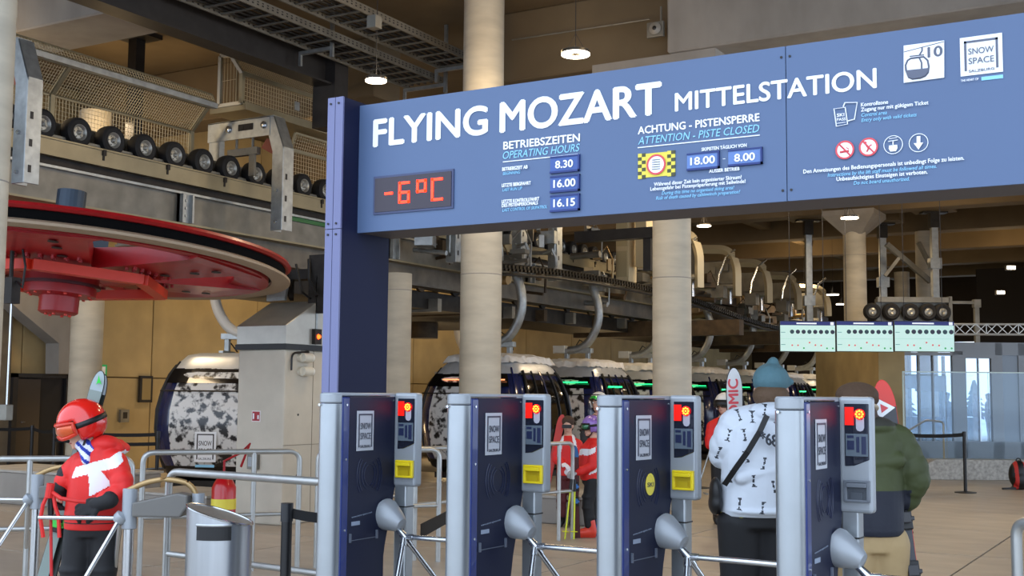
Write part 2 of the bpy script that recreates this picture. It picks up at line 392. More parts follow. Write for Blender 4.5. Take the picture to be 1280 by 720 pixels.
def stext(mb, s, x0, y0, x1, y1, cap, bold=0.02, shear=0.0):
    A = S(x0, y0); B = S(x1, y1); B.z = A.z + (B.z-A.z)*0.25 if abs(B.z-A.z) < 0.05 else B.z
    B.z = A.z
    c = S(x0, y0-cap).z-S(x0, y0).z
    text(mb, s, A, B, c, bold=bold, shear=shear, lift=0.003)
Wt = MB(); Bt = MB()
def title(s, *a, **k):
    mb = MB(); stext(mb, s, *a, **k); mb.build('lettering', WHITE, sign, True)
title('FLYING', 467.5, 183.4, 609, 167, 32.5, bold=0.045)
title('MOZART', 626, 165.3, 826, 142.6, 36, bold=0.045)
title('MITTELSTATION', 844.5, 139.2, 1095.5, 109.2, 22, bold=0.035)
W = [('BETRIEBSZEITEN', 629.7, 187, 725, 176.7, 9.2, .045), ('BETRIEBSZEIT AB', 629, 214, 660.5, 210.8, 4.1, .06), ('LETZTE BERGFAHRT', 628.5, 234.2, 664.5, 230.6, 4.1, .06),
     ('LETZTE KONTROLLFAHRT', 628.5, 254.5, 675, 250.3, 4.1, .06), ('DES PISTENPERSONALS', 628.5, 259.4, 673.4, 255.4, 4.1, .06),
     ('ACHTUNG - PISTENSPERRE', 797.9, 167.9, 949.5, 151, 9, .045), ('SKIPISTEN T\u00c4GLICH VON', 878, 189.3, 934, 184, 4, .05), ('AUSSER BETRIEB', 887.3, 216.5, 925.2, 213, 4, .05), ('-', 904.5, 200, 907.5, 199.7, 3, .04),
     ('W\u00e4hrend dieser Zeit kein organisierter Skiraum!', 818.5, 233, 927.7, 223.6, 4.4, .04), ('Lebensgefahr bei Pistenpr\u00e4parierung mit Seilwinde!', 814, 238.8, 932.6, 228.8, 4.4, .04),
     ('Kontrollzone', 1077, 133.8, 1110.6, 129.6, 4.6, .04), ('Zugang nur mit g\u00fcltigem Ticket', 1077, 140, 1161, 130, 4.6, .04),
     ('Den Anweisungen des Bedienungspersonals ist unbedingt Folge zu leisten.', 1005, 217.3, 1205.6, 198.6, 4.8, .04), ('Unbeaufsichtigtes Einsteigen ist verboten.', 1046.4, 226.7, 1160, 215.7, 4.8, .04),
     ('8.30', 695.3, 210.8, 716.9, 208.6, 8.8, .05), ('16.00', 693, 235, 720, 232.6, 9.2, .05), ('16.15', 693, 259.2, 719.5, 257, 9.2, .05), ('18.00', 864, 206.8, 894.3, 203.6, 9, .05), ('8.00', 919, 202.5, 944.2, 199.8, 9, .05),
     ('THE HEART OF', 1201.6, 103, 1223.6, 100.5, 2.6, .03)]
B = [('OPERATING HOURS', 629, 199, 725, 189, 9, .01), ('BEGINNING', 629, 219, 650.8, 216.8, 3.8, .02), ('LAST RUN UP', 628.5, 239.4, 653, 236.9, 3.8, .02), ('LAST CONTROL OF SKIPATROL', 628.5, 264.7, 684.4, 259.8, 3.8, .02),
     ('ATTENTION - PISTE CLOSED', 798, 181, 949.5, 164.6, 9.2, .01), ('During this time no organised skiing area!', 827.6, 243.7, 918, 236, 4.2, .02), ('Risk of death caused by cablewinch preparation!', 820.4, 250, 925.4, 241, 4.2, .02),
     ('Control area', 1077, 146.2, 1108.8, 142.2, 4.4, .02), ('Entry only with valid tickets', 1077, 152.7, 1146, 144.2, 4.4, .02), ('Instructions by the lift staff must be followed all times.', 1034.8, 221.3, 1171, 208.3, 4.4, .02), ('Do not board unauthorized.', 1067.3, 231.2, 1137, 224, 4.4, .02)]
heads = {'BETRIEBSZEITEN', 'ACHTUNG - PISTENSPERRE'}
def sline(mb, x0, y0, x1, y1, t=1.1):
    A = S(x0, y0); Bp = S(x1, y1); z = A.z; tt = t/250
    mb.bb(A.x, Bp.x, YS-.004, YS, z-tt/2, z+tt/2)
# recessed time plates
plates = [(688.6, 725.5, 196.5, 217.6), (688.6, 725.5, 221.0, 241.8), (688.6, 725.5, 245, 265.8), (859.3, 900, 192.6, 214.2), (910.8, 953.6, 188, 209)]
for i, (x0, x1, t, b_) in enumerate(plates):
    A = S(x0, t); C_ = S(x0, b_); X1 = S(x1, t).x
    m = MB(); m.bb(A.x, X1-.008, YS-.006, YS, C_.z+.008, A.z-.006); pl = m.build('time_plate', PLATE if i < 3 else mat('time plate light', '5f7fba', 0.5), sign, True)
    m = MB(); m.bb(A.x, X1, YS-.014, YS, C_.z, C_.z+.010); m.bb(A.x, X1, YS-.010, YS, A.z-.007, A.z); m.bb(X1-.008, X1, YS-.014, YS, C_.z, A.z)
    m.build('plate_rail', PLATED, sign, True)
for s, x0, y0, x1, y1, c, bo in W:
    mb = Wt if s not in heads else MB(); stext(mb, s, x0, y0, x1, y1, c, bold=bo)
    if s in heads: mb.build('lettering', WHITE, sign, True)
for v in range(len(Wt.v)): Wt.v[v] = (Wt.v[v][0], Wt.v[v][1]-.006, Wt.v[v][2])
sline(Wt, 629, 202.6, 725, 192.4); sline(Wt, 797.5, 184.8, 950, 168.5)
Wt.build('small_lettering', WHITE, sign, True)
for s, x0, y0, x1, y1, c, bo in B: stext(Bt, s, x0, y0, x1, y1, c, bold=bo, shear=0.22)
Bt.build('small_lettering', LBLUE, sign, True)
# led temperature display
A = S(470.4, 223.8); D = S(565, 257); z0 = S(470.4, 265.8).z; X1 = D.x
m = MB(); m.bb(A.x-.012, X1+.012, YS-.008, YS, z0-.012, A.z+.012); ld = m.build('led_display', mat('led frame', '3a4468', 0.4), sign, True)
m = MB(); m.bb(A.x, X1, YS-.012, YS-.008, z0, A.z); m.build('display_window', LEDBOX, sign, True)
seg = MB()
def sg(x0, y0, x1, y1):
    P, Q = S(x0, y0), S(x1, y1); t = .0135
    if abs(Q.x-P.x) > abs(Q.z-P.z): seg.bb(min(P.x, Q.x)-t/2, max(P.x, Q.x)+t/2, YS-.016, YS-.012, P.z-t/2, P.z+t/2)
    else: seg.bb(P.x-t/2, P.x+t/2, YS-.016, YS-.012, min(P.z, Q.z)-t/2, max(P.z, Q.z)+t/2)
sg(484, 242.6, 491.5, 241.8)
sg(502, 229.5, 512.5, 228.5); sg(501.6, 229.5, 501.6, 253); sg(502, 241.3, 512.5, 240.4); sg(502, 253.3, 512.5, 252.3); sg(512.6, 241, 512.6, 252.4)
sg(524, 227, 533.5, 226); sg(524, 239.8, 533.5, 238.8); sg(523.8, 227, 523.8, 239.8); sg(533.6, 226, 533.6, 238.8)
sg(542.5, 225, 554, 224); sg(542.4, 225, 542.4, 250); sg(542.5, 250.2, 554, 249)
seg.build('led_digits', LEDSEG, sign, True)
# checkered badge
def spoly(mb, pts, lift=.003, t=.002):
    P = [S(*p) for p in pts]; mb.prism([(p.x, p.z) for p in P], (0, YS-lift, 0), (1, 0, 0), (0, 0, 1), t)
def sdisc(mb, x, y, r, lift, r0=0.0, n=28):
    c = S(x, y); rr = r/FPX*((c-CAM).dot(FW))
    if r0: r0 = r0/FPX*((c-CAM).dot(FW)); mb.lathe([(r0, 0), (rr, 0), (rr, .002), (r0, .002)], (c.x, YS-lift, c.z), (0, -1, 0), n, closed=True)
    else: mb.lathe([(0, 0), (rr, 0), (rr, .002), (0, .002)], (c.x, YS-lift, c.z), (0, -1, 0), n)
P0 = S(798, 192.6); P1 = S(844.5, 217.8); z1 = S(798, 224).z
yl = MB(); yl.bb(S(806, 200).x, S(836, 200).x, YS-.004, YS, z1+.004, P0.z-.003)
dk = MB(); X0 = P0.x; X1 = P1.x; hh = (P0.z-z1)/7
for side, xa in ((0, X0), (1, S(834.5, 200).x)):
    wd = (S(807.5, 200).x-X0)/2
    for i in range(7):
        for j in range(2):
            (yl if (i+j) % 2 == 0 else dk).bb(xa+j*wd, xa+(j+1)*wd, YS-.005, YS, P0.z-(i+1)*hh, P0.z-i*hh)
yl.build('warning_badge', YELP, sign, True); dk.build('badge_checker', mat('olive checker', '4a4c30', 0.6), sign, True)
mb = MB(); sdisc(mb, 821, 206, 12.8, .006); mb.build('badge_disc', WHITE, sign, True)
mb = MB(); sdisc(mb, 821, 206, 13, .008, 10.6); mb.build('badge_ring', REDP, sign, True)
mb = MB()
for k in range(5): sline(mb, 816, 200.5+k*2.9, 826, 200+k*2.9, .7)
for i in range(len(mb.v)): mb.v[i] = (mb.v[i][0], mb.v[i][1]-.007, mb.v[i][2])
mb.build('badge_text_lines', GREYP, sign, True)
# cabin pictogram with 10
mb = MB(); spoly(mb, [(1130, 104), (1180.6, 97.4), (1180.6, 51), (1130, 57.5)], .004, .003); mb.build('cabin_sign', WHITE, sign, True)
g = MB()
def gl(pts, r=.004, closed=False): g.tube([S(*p)+Vector((0, -.006, 0)) for p in pts], r, 6, closed)
gl([(1130.3, 65.5), (1180.4, 52.5)], .0022); gl([(1153, 60), (1153, 64), (1150, 69)], .004); gl([(1137.5, 71), (1155.5, 69)], .003)
body = [(1133+0, 88), (1132.5, 82), (1135, 76), (1139, 73.5), (1155, 71.5), (1160, 76), (1161.5, 84), (1160.5, 91), (1157, 95.5), (1151, 98), (1141, 99.2), (1136.5, 97)]
gl(body, .0045, True); gl([(1149.5, 72.5), (1152.5, 79), (1152.5, 86.5)], .004)
g.build('cabin_pictogram', GREYP, sign, True)
mb = MB(); spoly(mb, [(1132.8, 89), (1160.9, 86), (1160.5, 91), (1157, 95.5), (1151, 98), (1141, 99.2), (1136.5, 97)], .008, .003)
stext(mb, '10', 1160.5, 72.3, 1178.3, 70.2, 12.4, bold=.05)
for i in range(len(mb.v)): mb.v[i] = (mb.v[i][0], mb.v[i][1]-.004, mb.v[i][2])
mb.build('cabin_pictogram', GREYP, sign, True)
# regional logo plate
def logo(parent, P00, ux, uz, wd, ht, world, border=GREYP, ink=GREYP, sal=True, face=WHITE):
    """white plate, dark frame and lettering; P00 is the lower left corner"""
    nn = Vector(ux).cross(Vector(uz)); P00 = Vector(P00); ux = Vector(ux); uz = Vector(uz)
    def rect(mb, x0, x1, y0, y1, l): mb.prism([(x0, y0), (x1, y0), (x1, y1), (x0, y1)], P00+nn*l, ux, uz, .001)
    a = MB(); rect(a, 0, wd, 0, ht, .001); pl = a.build('logo_plate', face, parent, world)
    b = MB(); f = wd*.10; t = wd*.055
    rect(b, f, wd-f, ht-f-t, ht-f, .003); rect(b, f, f+t, f*1.2, ht-f, .003); rect(b, wd-f-t, wd-f, f*1.2, ht-f, .003)
    def tx(s, x0, x1, y, c): text(b, s, P00+ux*x0+uz*y, P00+ux*x1+uz*y, c, up=uz, bold=.014, lift=.004)
    tx('SNOW', wd*.2, wd*.8, ht*.54, ht*.155); tx('SPACE', wd*.2, wd*.8, ht*.29, ht*.155)
    tx('SALZBURG', wd*.2, wd*.8, ht*.075, ht*.065)
    b.build('logo_print', ink, parent, world)['kind'] = 'stuff'
A = S(1201, 96); Bq = S(1254, 89.6); Tz = S(1201, 48).z
logo(sign, (A.x, YS-.002, A.z), (1, 0, 0), (0, 0, 1), Bq.x-A.x, Tz-A.z, True)
mb = MB(); A = S(1227, 101); Bq = S(1254, 96); mb.bb(A.x, Bq.x, YS-.004, YS, A.z, S(1227, 96.5).z); mb.build('logo_tag', LBLUE, sign, True)
# ski pass icon
g = MB()
gl([(1043, 136.5), (1057, 134.5), (1060, 155.5), (1046, 158.3)], .003, True); gl([(1054.5, 134), (1056.5, 128.8), (1072, 128.4), (1068.5, 149.5), (1060.5, 151.5)], .003)
stext(g, 'SKI', 1046.5, 146.2, 1055.5, 144.8, 3.8, bold=.05); stext(g, 'PASS', 1046.3, 151.5, 1057.5, 150, 3.4, bold=.04)
gl([(1046.5, 154.6), (1057.5, 153)], .0015)
g.build('ski_pass_icon', WHITE, sign, True)
for i, (x, y) in enumerate([(1056.5, 187.7), (1086, 184), (1116.8, 181.2), (1148.5, 178.7)]):
    if i < 2:
        mb = MB(); sdisc(mb, x, y, 11.4, .004); mb.build('icon_disc', WHITE, sign, True)
        g = MB(); sdisc(g, x, y, 11.8, .006, 9.6)
        gl([(x-7, y-7), (x+7, y+7)], .004); g.build('icon_ring', REDP, sign, True)
        g = MB()
        if i == 0: gl([(x-6, y+3), (x+5, y+1.2)], .005); gl([(x+2, y-3), (x+5, y-1)], .002)
        else: gl([(x-3, y-3), (x, y+2), (x-2, y+6)], .004); gl([(x, y), (x+4, y-3)], .003); sdisc(g, x-4, y-5, 1.8, .008)
        g.build('icon_figure', REDP, sign, True)
    else:
        g = MB(); sdisc(g, x, y, 11.8, .004, 11.0)
        if i == 2:
            spoly(g, [(x-5, y+1), (x+5, y), (x+5.5, y+4), (x+3.5, y+8), (x-3.5, y+8.6), (x-5.5, y+5)], .004, .003); gl([(x, y), (x, y-4)], .003); gl([(x-6, y-4), (x+6, y-6)], .002); gl([(x-5, y-7.5), (x+5, y-9)], .0015)
        else: spoly(g, [(x-2.3, y-8), (x+2.3, y-8.4), (x+2.3, y), (x+6, y-.4), (x, y+8.6), (x-6, y+.8), (x-2.3, y+.4)], .004, .003)
        g.build('icon', WHITE, sign, True)

# ================================================================== SKI GATES
H = 1.508
def gate(yellow=True, sticker=False, closed=False):
    t = thing('ski_pass_gate', '', 'gate', (0, 0, 0))
    # half round silver post cover at the entry end
    m = MB(); pts = [(0.0, .02)]+[(-.052+.052*cos(a), .012-.062*sin(a)) for a in [pi*i/14 for i in range(15)]]+[(-.104, .02)]
    m.prism(pts, (0, 0, 0), (1, 0, 0), (0, 1, 0), H-.055); m.build('post_cover', ALU, t, smooth=True)
    m = MB(); m.prism([(x*1.01+.0005, y) for x, y in pts], (0, 0, H-.052), (1, 0, 0), (0, 1, 0), .045)
    m.bb(-.104, .0, .0, .475, H-.02, H-.004); m.build('top_cap', SILVER, t, smooth=True, bev=.006)
    m = MB(); m.cyl((-.075, -.046, H-.06), (-.075, -.054, H-.06), .006, n=10); m.build('lock', CHROME, t)
    # core body and navy side panel whose lower rear corner is cut away
    side = [(.07, 0), (.30, 0), (.33, .55), (.375, .78), (.455, 1.06), (.455, H-.022), (.07, H-.022)]
    m = MB(); m.prism([(p[0]-.02 if p[0] > .1 else p[0], p[1]) for p in side], (-.1, 0, 0), (0, 1, 0), (0, 0, 1), .092); m.build('body', mat('gate core navy', '20284a', .5), t)
    m = MB(); m.prism(side, (-.006, 0, 0), (0, 1, 0), (0, 0, 1), .010); m.build('side_panel', NAVY, t, bev=.003, seg=1)
    m = MB(); m.prism(side, (-.108, 0, 0), (0, 1, 0), (0, 0, 1), .010); m.build('side_panel', NAVY, t, bev=.003, seg=1)
    m = MB(); m.bb(-.107, .006, .018, .072, 0, H-.024); m.build('edge_strip', NAVYS, t, bev=.006)
    m = MB()
    for z in (H-.06, 1.2, .88, .5): m.cyl((.004, .045, z), (.010, .045, z), .0055, n=8)
    m.cyl((.004, .42, H-.04), (.008, .42, H-.04), .004, n=8)
    m.build('screw', CHROME, t)
    logo(t, (.005, .125, 1.235), (0, 1, 0), (0, 0, 1), .135, .185, False, sal=True, face=mat('sticker grey white', 'b8bcc4', .5), ink=mat('sticker ink', '3c4050', .5))
    m = MB()
    for r, w_ in ((.045, 1.0), (.062, .8), (.088, .62), (.104, .55)):
        for sgn in (1, -1): m.tube([(.005, .235+sgn*r*cos(a*w_)*.95, 1.12+r*sin(a*w_)*1.1) for a in [-1.35+2.7*i/12 for i in range(13)]], .0022, 5)
    m.build('wave_emblem', mat('embossed navy', '1c2440', .3), t)
    if sticker:
        m = MB(); m.lathe([(0, 0), (.040, 0), (.040, .002), (0, .002)], (.005, .25, 1.13), (1, 0, 0), 28)
        for i in range(len(m.v)): x, y, z = m.v[i]; m.v[i] = (x, y, 1.13+(z-1.13)*1.15)
        m.build('round_sticker', YELP, t); m = MB(); text(m, 'SKI', (.008, .222, 1.12), (.008, .278, 1.12), .018, bold=.03); m.build('sticker_print', mat('sticker ink', '3c4050', .5), t)
    m = MB(); text(m, 'www.snow-space.com', (.0055, .10, .93), (.0055, .26, .942), .008, bold=.02); m.bb(.005, .0065, .10, .165, .895, .913); m.build('small_print', mat('print grey blue', '8c98ac', .5), t)
    m = MB(); m.bb(.003, .012, .085, .095, .82, .86); m.bb(.003, .012, .295, .305, .82, .86); m.bb(.004, .007, .09, .30, .826, .829); m.build('service_flap', mat('flap grey', '59606e', .4), t)
    # card reader head
    m = MB(); m.bb(-.004, .128, .44, .50, 1.055, H-.002); m.build('reader_housing', SILVER, t, bev=.014, seg=3)
    m = MB(); m.bb(-.010, .000, .40, .5, 1.10, H-.01); m.build('reader_collar', SILVER, t, bev=.004)
    m = MB(); m.prism([(.022, 1.235), (.060, 1.238), (.118, 1.262), (.118, H-.03), (.022, H-.03)], (0, .437, 0), (1, 0, 0), (0, 0, 1), -.006); m.build('display_window', mat('reader glass', '1a1e2c', .12, coat=.8), t, bev=.002, seg=1)
    m = MB(); m.bb(.026, .060, .432, .436, 1.395, 1.465); m.build('red_glow', LEDG, t)
    m = MB(); m.bb(-.007, -.001, .425, .441, 1.40, 1.465); m.build('side_light', mat('dim red led', 'e02010', .4, emit='ff1808', estr=1.2), t)
    m = MB(); m.lathe([(0, 0), (.020, 0), (.020, .003), (0, .003)], (.084, .432, 1.438), (0, -1, 0), 20); m.build('light_lens', LEDR, t)
    m = MB()
    for k in range(8):
        a = 2*pi*k/8; m.lathe([(0, 0), (.0042, 0), (.0035, .003), (0, .003)], (.084+.013*cos(a), .429, 1.438+.013*sin(a)), (0, -1, 0), 8)
    m.lathe([(0, 0), (.0042, 0), (.0035, .003), (0, .003)], (.084, .429, 1.438), (0, -1, 0), 8); m.build('led_dots', LEDO, t)
    m = MB(); m.prism([(.068, 1.425), (.068, 1.385), (.073, 1.375), (.084, 1.371), (.095, 1.375), (.100, 1.385), (.100, 1.425), (.092, 1.416), (.076, 1.416)], (0, .436, 0), (1, 0, 0), (0, 0, 1), -.004); m.build('ticket_icon', mat('pale icon', 'b0b0bc', .4), t)
    m = MB(); m.bb(.028, .114, .432, .436, 1.275, 1.362); m.build('lcd_screen', LCD, t)
    m = MB(); m.bb(.034, .062, .430, .433, 1.30, 1.335); m.bb(.07, .082, .430, .433, 1.29, 1.35); m.bb(.09, .108, .430, .433, 1.283, 1.352); m.bb(.034, .06, .430, .433, 1.345, 1.355); m.build('screen_image', mat('lcd ink', '242c4c', .3), t)
    m = MB(); sl = YEL if yellow else mat('grey slot', '6a7078', .4)
    m.bb(.018, .120, .425, .44, 1.172, 1.182); m.bb(.018, .120, .425, .44, 1.098, 1.108); m.bb(.018, .032, .425, .44, 1.10, 1.18); m.bb(.106, .120, .425, .44, 1.10, 1.18)
    m.bb(.03, .108, .415, .43, 1.155, 1.172); m.build('card_slot', sl, t, bev=.003)
    m = MB(); m.bb(.03, .108, .434, .442, 1.105, 1.158); m.bb(.045, .093, .428, .44, 1.108, 1.135); m.build('slot_recess', mat('slot recess yellow', 'b8a010', .4) if yellow else mat('slot recess grey', '4a5058', .4), t)
    m = MB(); m.prism([(.0, 1.10), (.07, 1.07), (.07, 0), (.0, 0)], (0, .45, 0), (1, 0, 0), (0, 0, 1), -.07); pd = m.build('pedestal', ALU, t, bev=.008)
    m = MB(); m.bb(-.001, .071, .448, .522, .955, .961); m.build('pedestal_joint', STEELD, t)
    # tripod hub and arms
    ax = Vector((1, -.12, -.85)).normalized()
    hc = Vector((.0, .37, .93))
    m = MB(); m.lathe([(0, -.02), (.074, -.01), (.076, .012), (.062, .055), (.044, .098), (.030, .120), (0, .125)], hc, (1, -.12, -.42), 28); m.build('turnstile_hub', SILVER, t, smooth=True)
    h0 = hc+Vector((.075, -.01, -.055)); h1 = h0+ax*.085
    m = MB(); m.tube([h0, h0+ax*.04, h0+ax*.085], [.013, .016, .021], 14); m.build('turnstile_spindle', CHROME, t, smooth=True)
    d0 = Vector((1, 0, 0)); axn = Vector((1, 0, -1)).normalized()
    for k in range(3):
        d = Matrix.Rotation(2*pi*k/3, 3, axn) @ d0
        m = MB(); s0 = h1-ax*.015; m.tube([s0, s0+d*(.44 if k == 0 else .46)], [.0125, .0125], 12); m.cyl(s0, s0+d*.05, .016, n=12); m.build('turnstile_arm', CHROME, t, smooth=True)
    return t
gl_lab = ['leftmost dark blue ski gate, standing at the foot of the blue sign post', 'second dark blue ski gate from the left, in front of the tallest pale column',
          'ski gate with the round yellow sticker on its side panel', 'rightmost ski gate, with a grey instead of yellow card slot']
gx = [(-3.46, 4.32, .0), (-2.765, 4.36, .0), (-2.035, 4.34, 0.0), (-1.283, 4.28, 0.0)]
for i in range(4):
    t = gate(yellow=(i != 3), sticker=(i == 2)); t['label'] = gl_lab[i]; t['group'] = 'row of ski pass gates'
    px = [425, 586, 775, 1003][i]; px2 = [490, 650, 836, 1047][i]; hp = [113, 119, 126, 140][i]
    # near vertical edge seen at px; far reader edge at px2
    z = FPX*.44/hp; E2 = dep(px2, 490, z); E1 = dep(px, 490, z-.40)
    dv = (E2-E1); dv.z = 0; Lq = dv.length
    # slide the near point along its ray until the panel is 0.42 m deep
    lo, hi = z-.8, z-.1
    for _ in range(40):
        mid = (lo+hi)/2; E1 = dep(px, 490, mid)
        if (Vector((E2.x-E1.x, E2.y-E1.y, 0))).length > .42: lo = mid
        else: hi = mid
    ang = atan2(E2.y-E1.y, E2.x-E1.x)-pi/2
    t.rotation_euler = (0, 0, ang*0.8); t.location = (E1.x, E1.y, 0)

# ================================================================== RAILINGS, TURNSTILES, BIN, BARRIERS
def handrail(name, label, pts, posts, low=None, r=.021, zt=1.0, group=None, mt=None):
    """pts: list of (x, y) of the top rail; both ends bend down to the floor"""
    a = Vector(pts[0]+(0,)); t = thing(name, label, 'railing', a, 0, group)
    P = [Vector((x, y, zt)) for x, y in pts]
    full = [Vector((P[0].x, P[0].y, 0))]+P+[Vector((P[-1].x, P[-1].y, 0))]
    if posts is None: full = full
    m = MB(); m.tube(rounded(full, .09, 6), r, 14); m.build('top_rail', mt or RAILM, t, True, smooth=True)
    d = (P[-1]-P[0])
    for s in posts or []:
        q = P[0]+d*s; m = MB(); m.cyl((q.x, q.y, 0), (q.x, q.y, zt), r*.95, n=14); m.build('post', mt or RAILM, t, True, smooth=True)
    if low:
        m = MB(); m.cyl((P[0].x, P[0].y, low), (P[-1].x, P[-1].y, low), r*.8, n=12); m.build('lower_rail', mt or RAILM, t, True, smooth=True)
    return t
g = 'tubular steel guide railings around the gates'
handrail('handrail', 'near bright steel guide railing running from the bin to the blue sign post', [(-5.72, 5.55), (-4.22, 5.40)], [], .49, .024, 1.0, g)
handrail('handrail', 'steel guide railing with a middle post in front of the concrete pillar', [(-7.63, 7.11), (-6.85, 8.15)], [.70], .47, .023, 1.0, g)
handrail('handrail', 'steel guide railing behind the child in red, cut by left picture edge', [(-9.2, 4.45), (-7.22, 6.62)], [.75], .47, .023, .99, g)
handrail('handrail', 'steel guide railing just left of the blue sign post, behind the near railing', [(-6.75, 8.28), (-6.1, 9.2)], [], .5, .023, 1.0, g)
a = dep(520, 556, 11.0); b = dep(527, 555, 11.6); c = dep(700, 549, 13.2)
handrail('handrail', 'steel guide railing between the two left ski gates', [(-6.9, 9.9), (-7.3, 9.3)], [], .5, .022, 1.0, g)
handrail('handrail', 'long steel guide railing behind the left ski gates, near the small child', [(a.x, a.y), (-5.9, 11.45)], [.9], .5, .022, 1.0, g)
# right edge bent handrail
a = dep(1270, 655, 4.6)
t = thing('handrail', 'bent bright steel handrail end cut by the right picture edge', 'railing', (a.x, a.y, 0), 0, g)
b = a+Vector((.55, -.35, 0))
m = MB(); m.tube(rounded([(a.x, a.y, 0), (a.x, a.y, a.z+.01), (b.x, b.y, a.z+.02), (b.x, b.y, 0)], .06, 6), .021, 14); m.build('top_rail', RAILM, t, True, smooth=True)

def turnstile(x, y, label, ry=0.0, left_bar=True, zt=.955):
    t = thing('tripod_turnstile', label, 'turnstile', (x, y, 0), ry, 'low exit turnstiles at the left')
    m = MB(); m.cyl((0, 0, .73), (0, 0, zt), .041, n=24); m.build('post_head', SILVER, t, smooth=True, bev=.004)
    m = MB(); m.cyl((0, 0, 0), (0, 0, .73), .030, n=20); m.build('post', CHROME, t, smooth=True)
    m = MB(); m.prism([(.03, .80), (.30, .80), (.34, .86), (.34, .955-.03), (.28, .935), (.03, .88)], (0, -.06, 0), (1, 0, 0), (0, 0, 1), -.12); m.build('mechanism_box', mat('grey mechanism cover', '6a6864', .5, .1), t, bev=.01)
    m = MB(); m.tube(rounded([(-.01, 0, zt-.01), (.12, -.02, zt+.05), (.26, 0, zt+.055), (.37, .02, zt+.01), (.38, .02, .0)], .08, 6), .016, 12); m.build('curved_handle', WARMSTEEL, t, smooth=True)
    m = MB(); m.cyl((.38, .02, .68), (.38, .02, .93), .035, n=20); m.build('rear_post_head', SILVER, t, smooth=True)
    hub = Vector((-.045, -.02, .79)); axn = Vector((-1, 0, -1)).normalized()
    m = MB(); m.lathe([(0, -.04), (.04, -.02), (.04, .01), (.025, .03), (0, .032)], hub, axn, 20); m.build('hub', SILVER, t, smooth=True)
    for k in range(3):
        d = Matrix.Rotation(2*pi*k/3, 3, axn) @ Vector((-1, 0, 0)); m = MB(); m.tube([hub, hub+d*.46], .0135, 12); m.build('turnstile_arm', CHROME, t, smooth=True)
    return t
p = dep(163, 612, 6.8); turnstile(p.x, p.y, 'low exit turnstile right of the child in red, between the child and the bin', radians(30))
p = dep(47.5, 593, 7.9); turnstile(p.x, p.y, 'low exit turnstile left of the child in red, near the left picture edge', radians(30))

# stainless bin with slanted lid
p = dep(275, 640, 6.15)
t = thing('waste_bin', 'round stainless steel waste bin with a slanted top and dark slot', 'bin', (p.x, p.y, 0), radians(30))
R_ = .165; n = 40
m = MB(); vs = []; fs = []
for j in range(n):
    a = 2*pi*j/n; x, y = R_*cos(a), R_*sin(a); zt = .93-.10*(x/R_+1)/2-.0*(y/R_)
    vs += [(x, y, .02), (x, y, zt)]
for j in range(n): k2 = (j+1) % n; fs.append((2*j, 2*k2, 2*k2+1, 2*j+1))
fs += [tuple(2*j+1 for j in range(n)), tuple(2*j for j in range(n-1, -1, -1))]
m.add(vs, fs); m.build('shell', mat('stainless sheet', 'aeb2b6', .28, .85, var=.12, scale=2, stretch=(9, 9, .4)), t, smooth=True)
m = MB()
rim = []
for j in range(n):
    a = 2*pi*j/n; x, y = R_*cos(a), R_*sin(a); rim.append((x, y, .93-.10*(x/R_+1)/2))
m.tube(rim, .006, 6, closed=True); m.build('rim', CHROME, t, smooth=True)
m = MB(); vs = []; q = 10
for j in range(q+1):
    a = radians(-118+62*j/q); x, y = (R_+.002)*cos(a), (R_+.002)*sin(a); vs += [(x, y, .765), (x, y, .835), ((R_-.02)*cos(a), (R_-.02)*sin(a), .765), ((R_-.02)*cos(a), (R_-.02)*sin(a), .835)]
fs = [(4*j, 4*j+4, 4*j+5, 4*j+1) for j in range(q)]
m.add(vs, fs); m.build('slot', BLACK, t)
m = MB(); vs = []
for j in range(q+1):
    a = radians(-118+62*j/q); vs.append(((R_+.003)*cos(a), (R_+.003)*sin(a), .84))
m.tube(vs, .007, 6); m.build('slot_hood', mat('stainless sheet', 'aeb2b6'), t)
m = MB(); m.lathe([(0, 0), (R_-.01, 0), (R_-.01, .03), (0, .03)], n=32); m.build('foot', BLACK, t)

def barrier_post(x, y, label, h=.95, r=.027):
    t = thing('barrier_post', label, 'barrier', (x, y, 0), 0, 'black belt barrier posts')
    m = MB(); m.lathe([(0, 0), (.17, 0), (.17, .012), (.03, .03), (0, .03)], n=28); m.build('base', BLACK, t, smooth=True)
    m = MB(); m.lathe([(0, .02), (r, .02), (r, h-.09), (0, h-.09)], n=20); m.build('tube', BLACK, t, smooth=True)
    m = MB(); m.lathe([(0, h-.095), (r*1.15, h-.09), (r*1.15, h), (0, h)], n=20); m.build('belt_head', mat('dark grey plastic', '1c1e22', .4), t, smooth=True)
    return t
def belt(a, b, label, h=.05, z=.9):
    t = MB(); a, b = Vector((a[0], a[1], z)), Vector((b[0], b[1], z)); k = 10; vs = []
    for i in range(k+1):
        s = i/k; p = a*(1-s)+b*s; p.z -= .03*4*s*(1-s); vs.append(p)
    d = (b-a).normalized(); nn = Vector((-d.y, d.x, 0))*.0015; V = []
    for p in vs:
        for o_, zz in ((nn, 0), (nn, h), (-nn, h), (-nn, 0)): V.append(p+o_+Vector((0, 0, zz-h)))
    fs = []
    for i in range(k):
        for j in range(4): fs.append((i*4+j, i*4+(j+1) % 4, (i+1)*4+(j+1) % 4, (i+1)*4+j))
    t.add(V, fs); o = t.build('barrier_belt', mat('black belt', '0c0c0e', .8)); return setp(o, label, 'belt', 'black barrier belts')
bp = [(-4.04, 4.72), None, None]
barrier_post(-4.04, 4.72, 'black barrier post close to the camera, right of the steel bin')
bq = on_z(875, 610, 0); barrier_post(bq.x, bq.y, 'slim black barrier post far behind the third gate, left of the patterned jacket', 1.0)
bm_ = on_z(700, 658, 0)
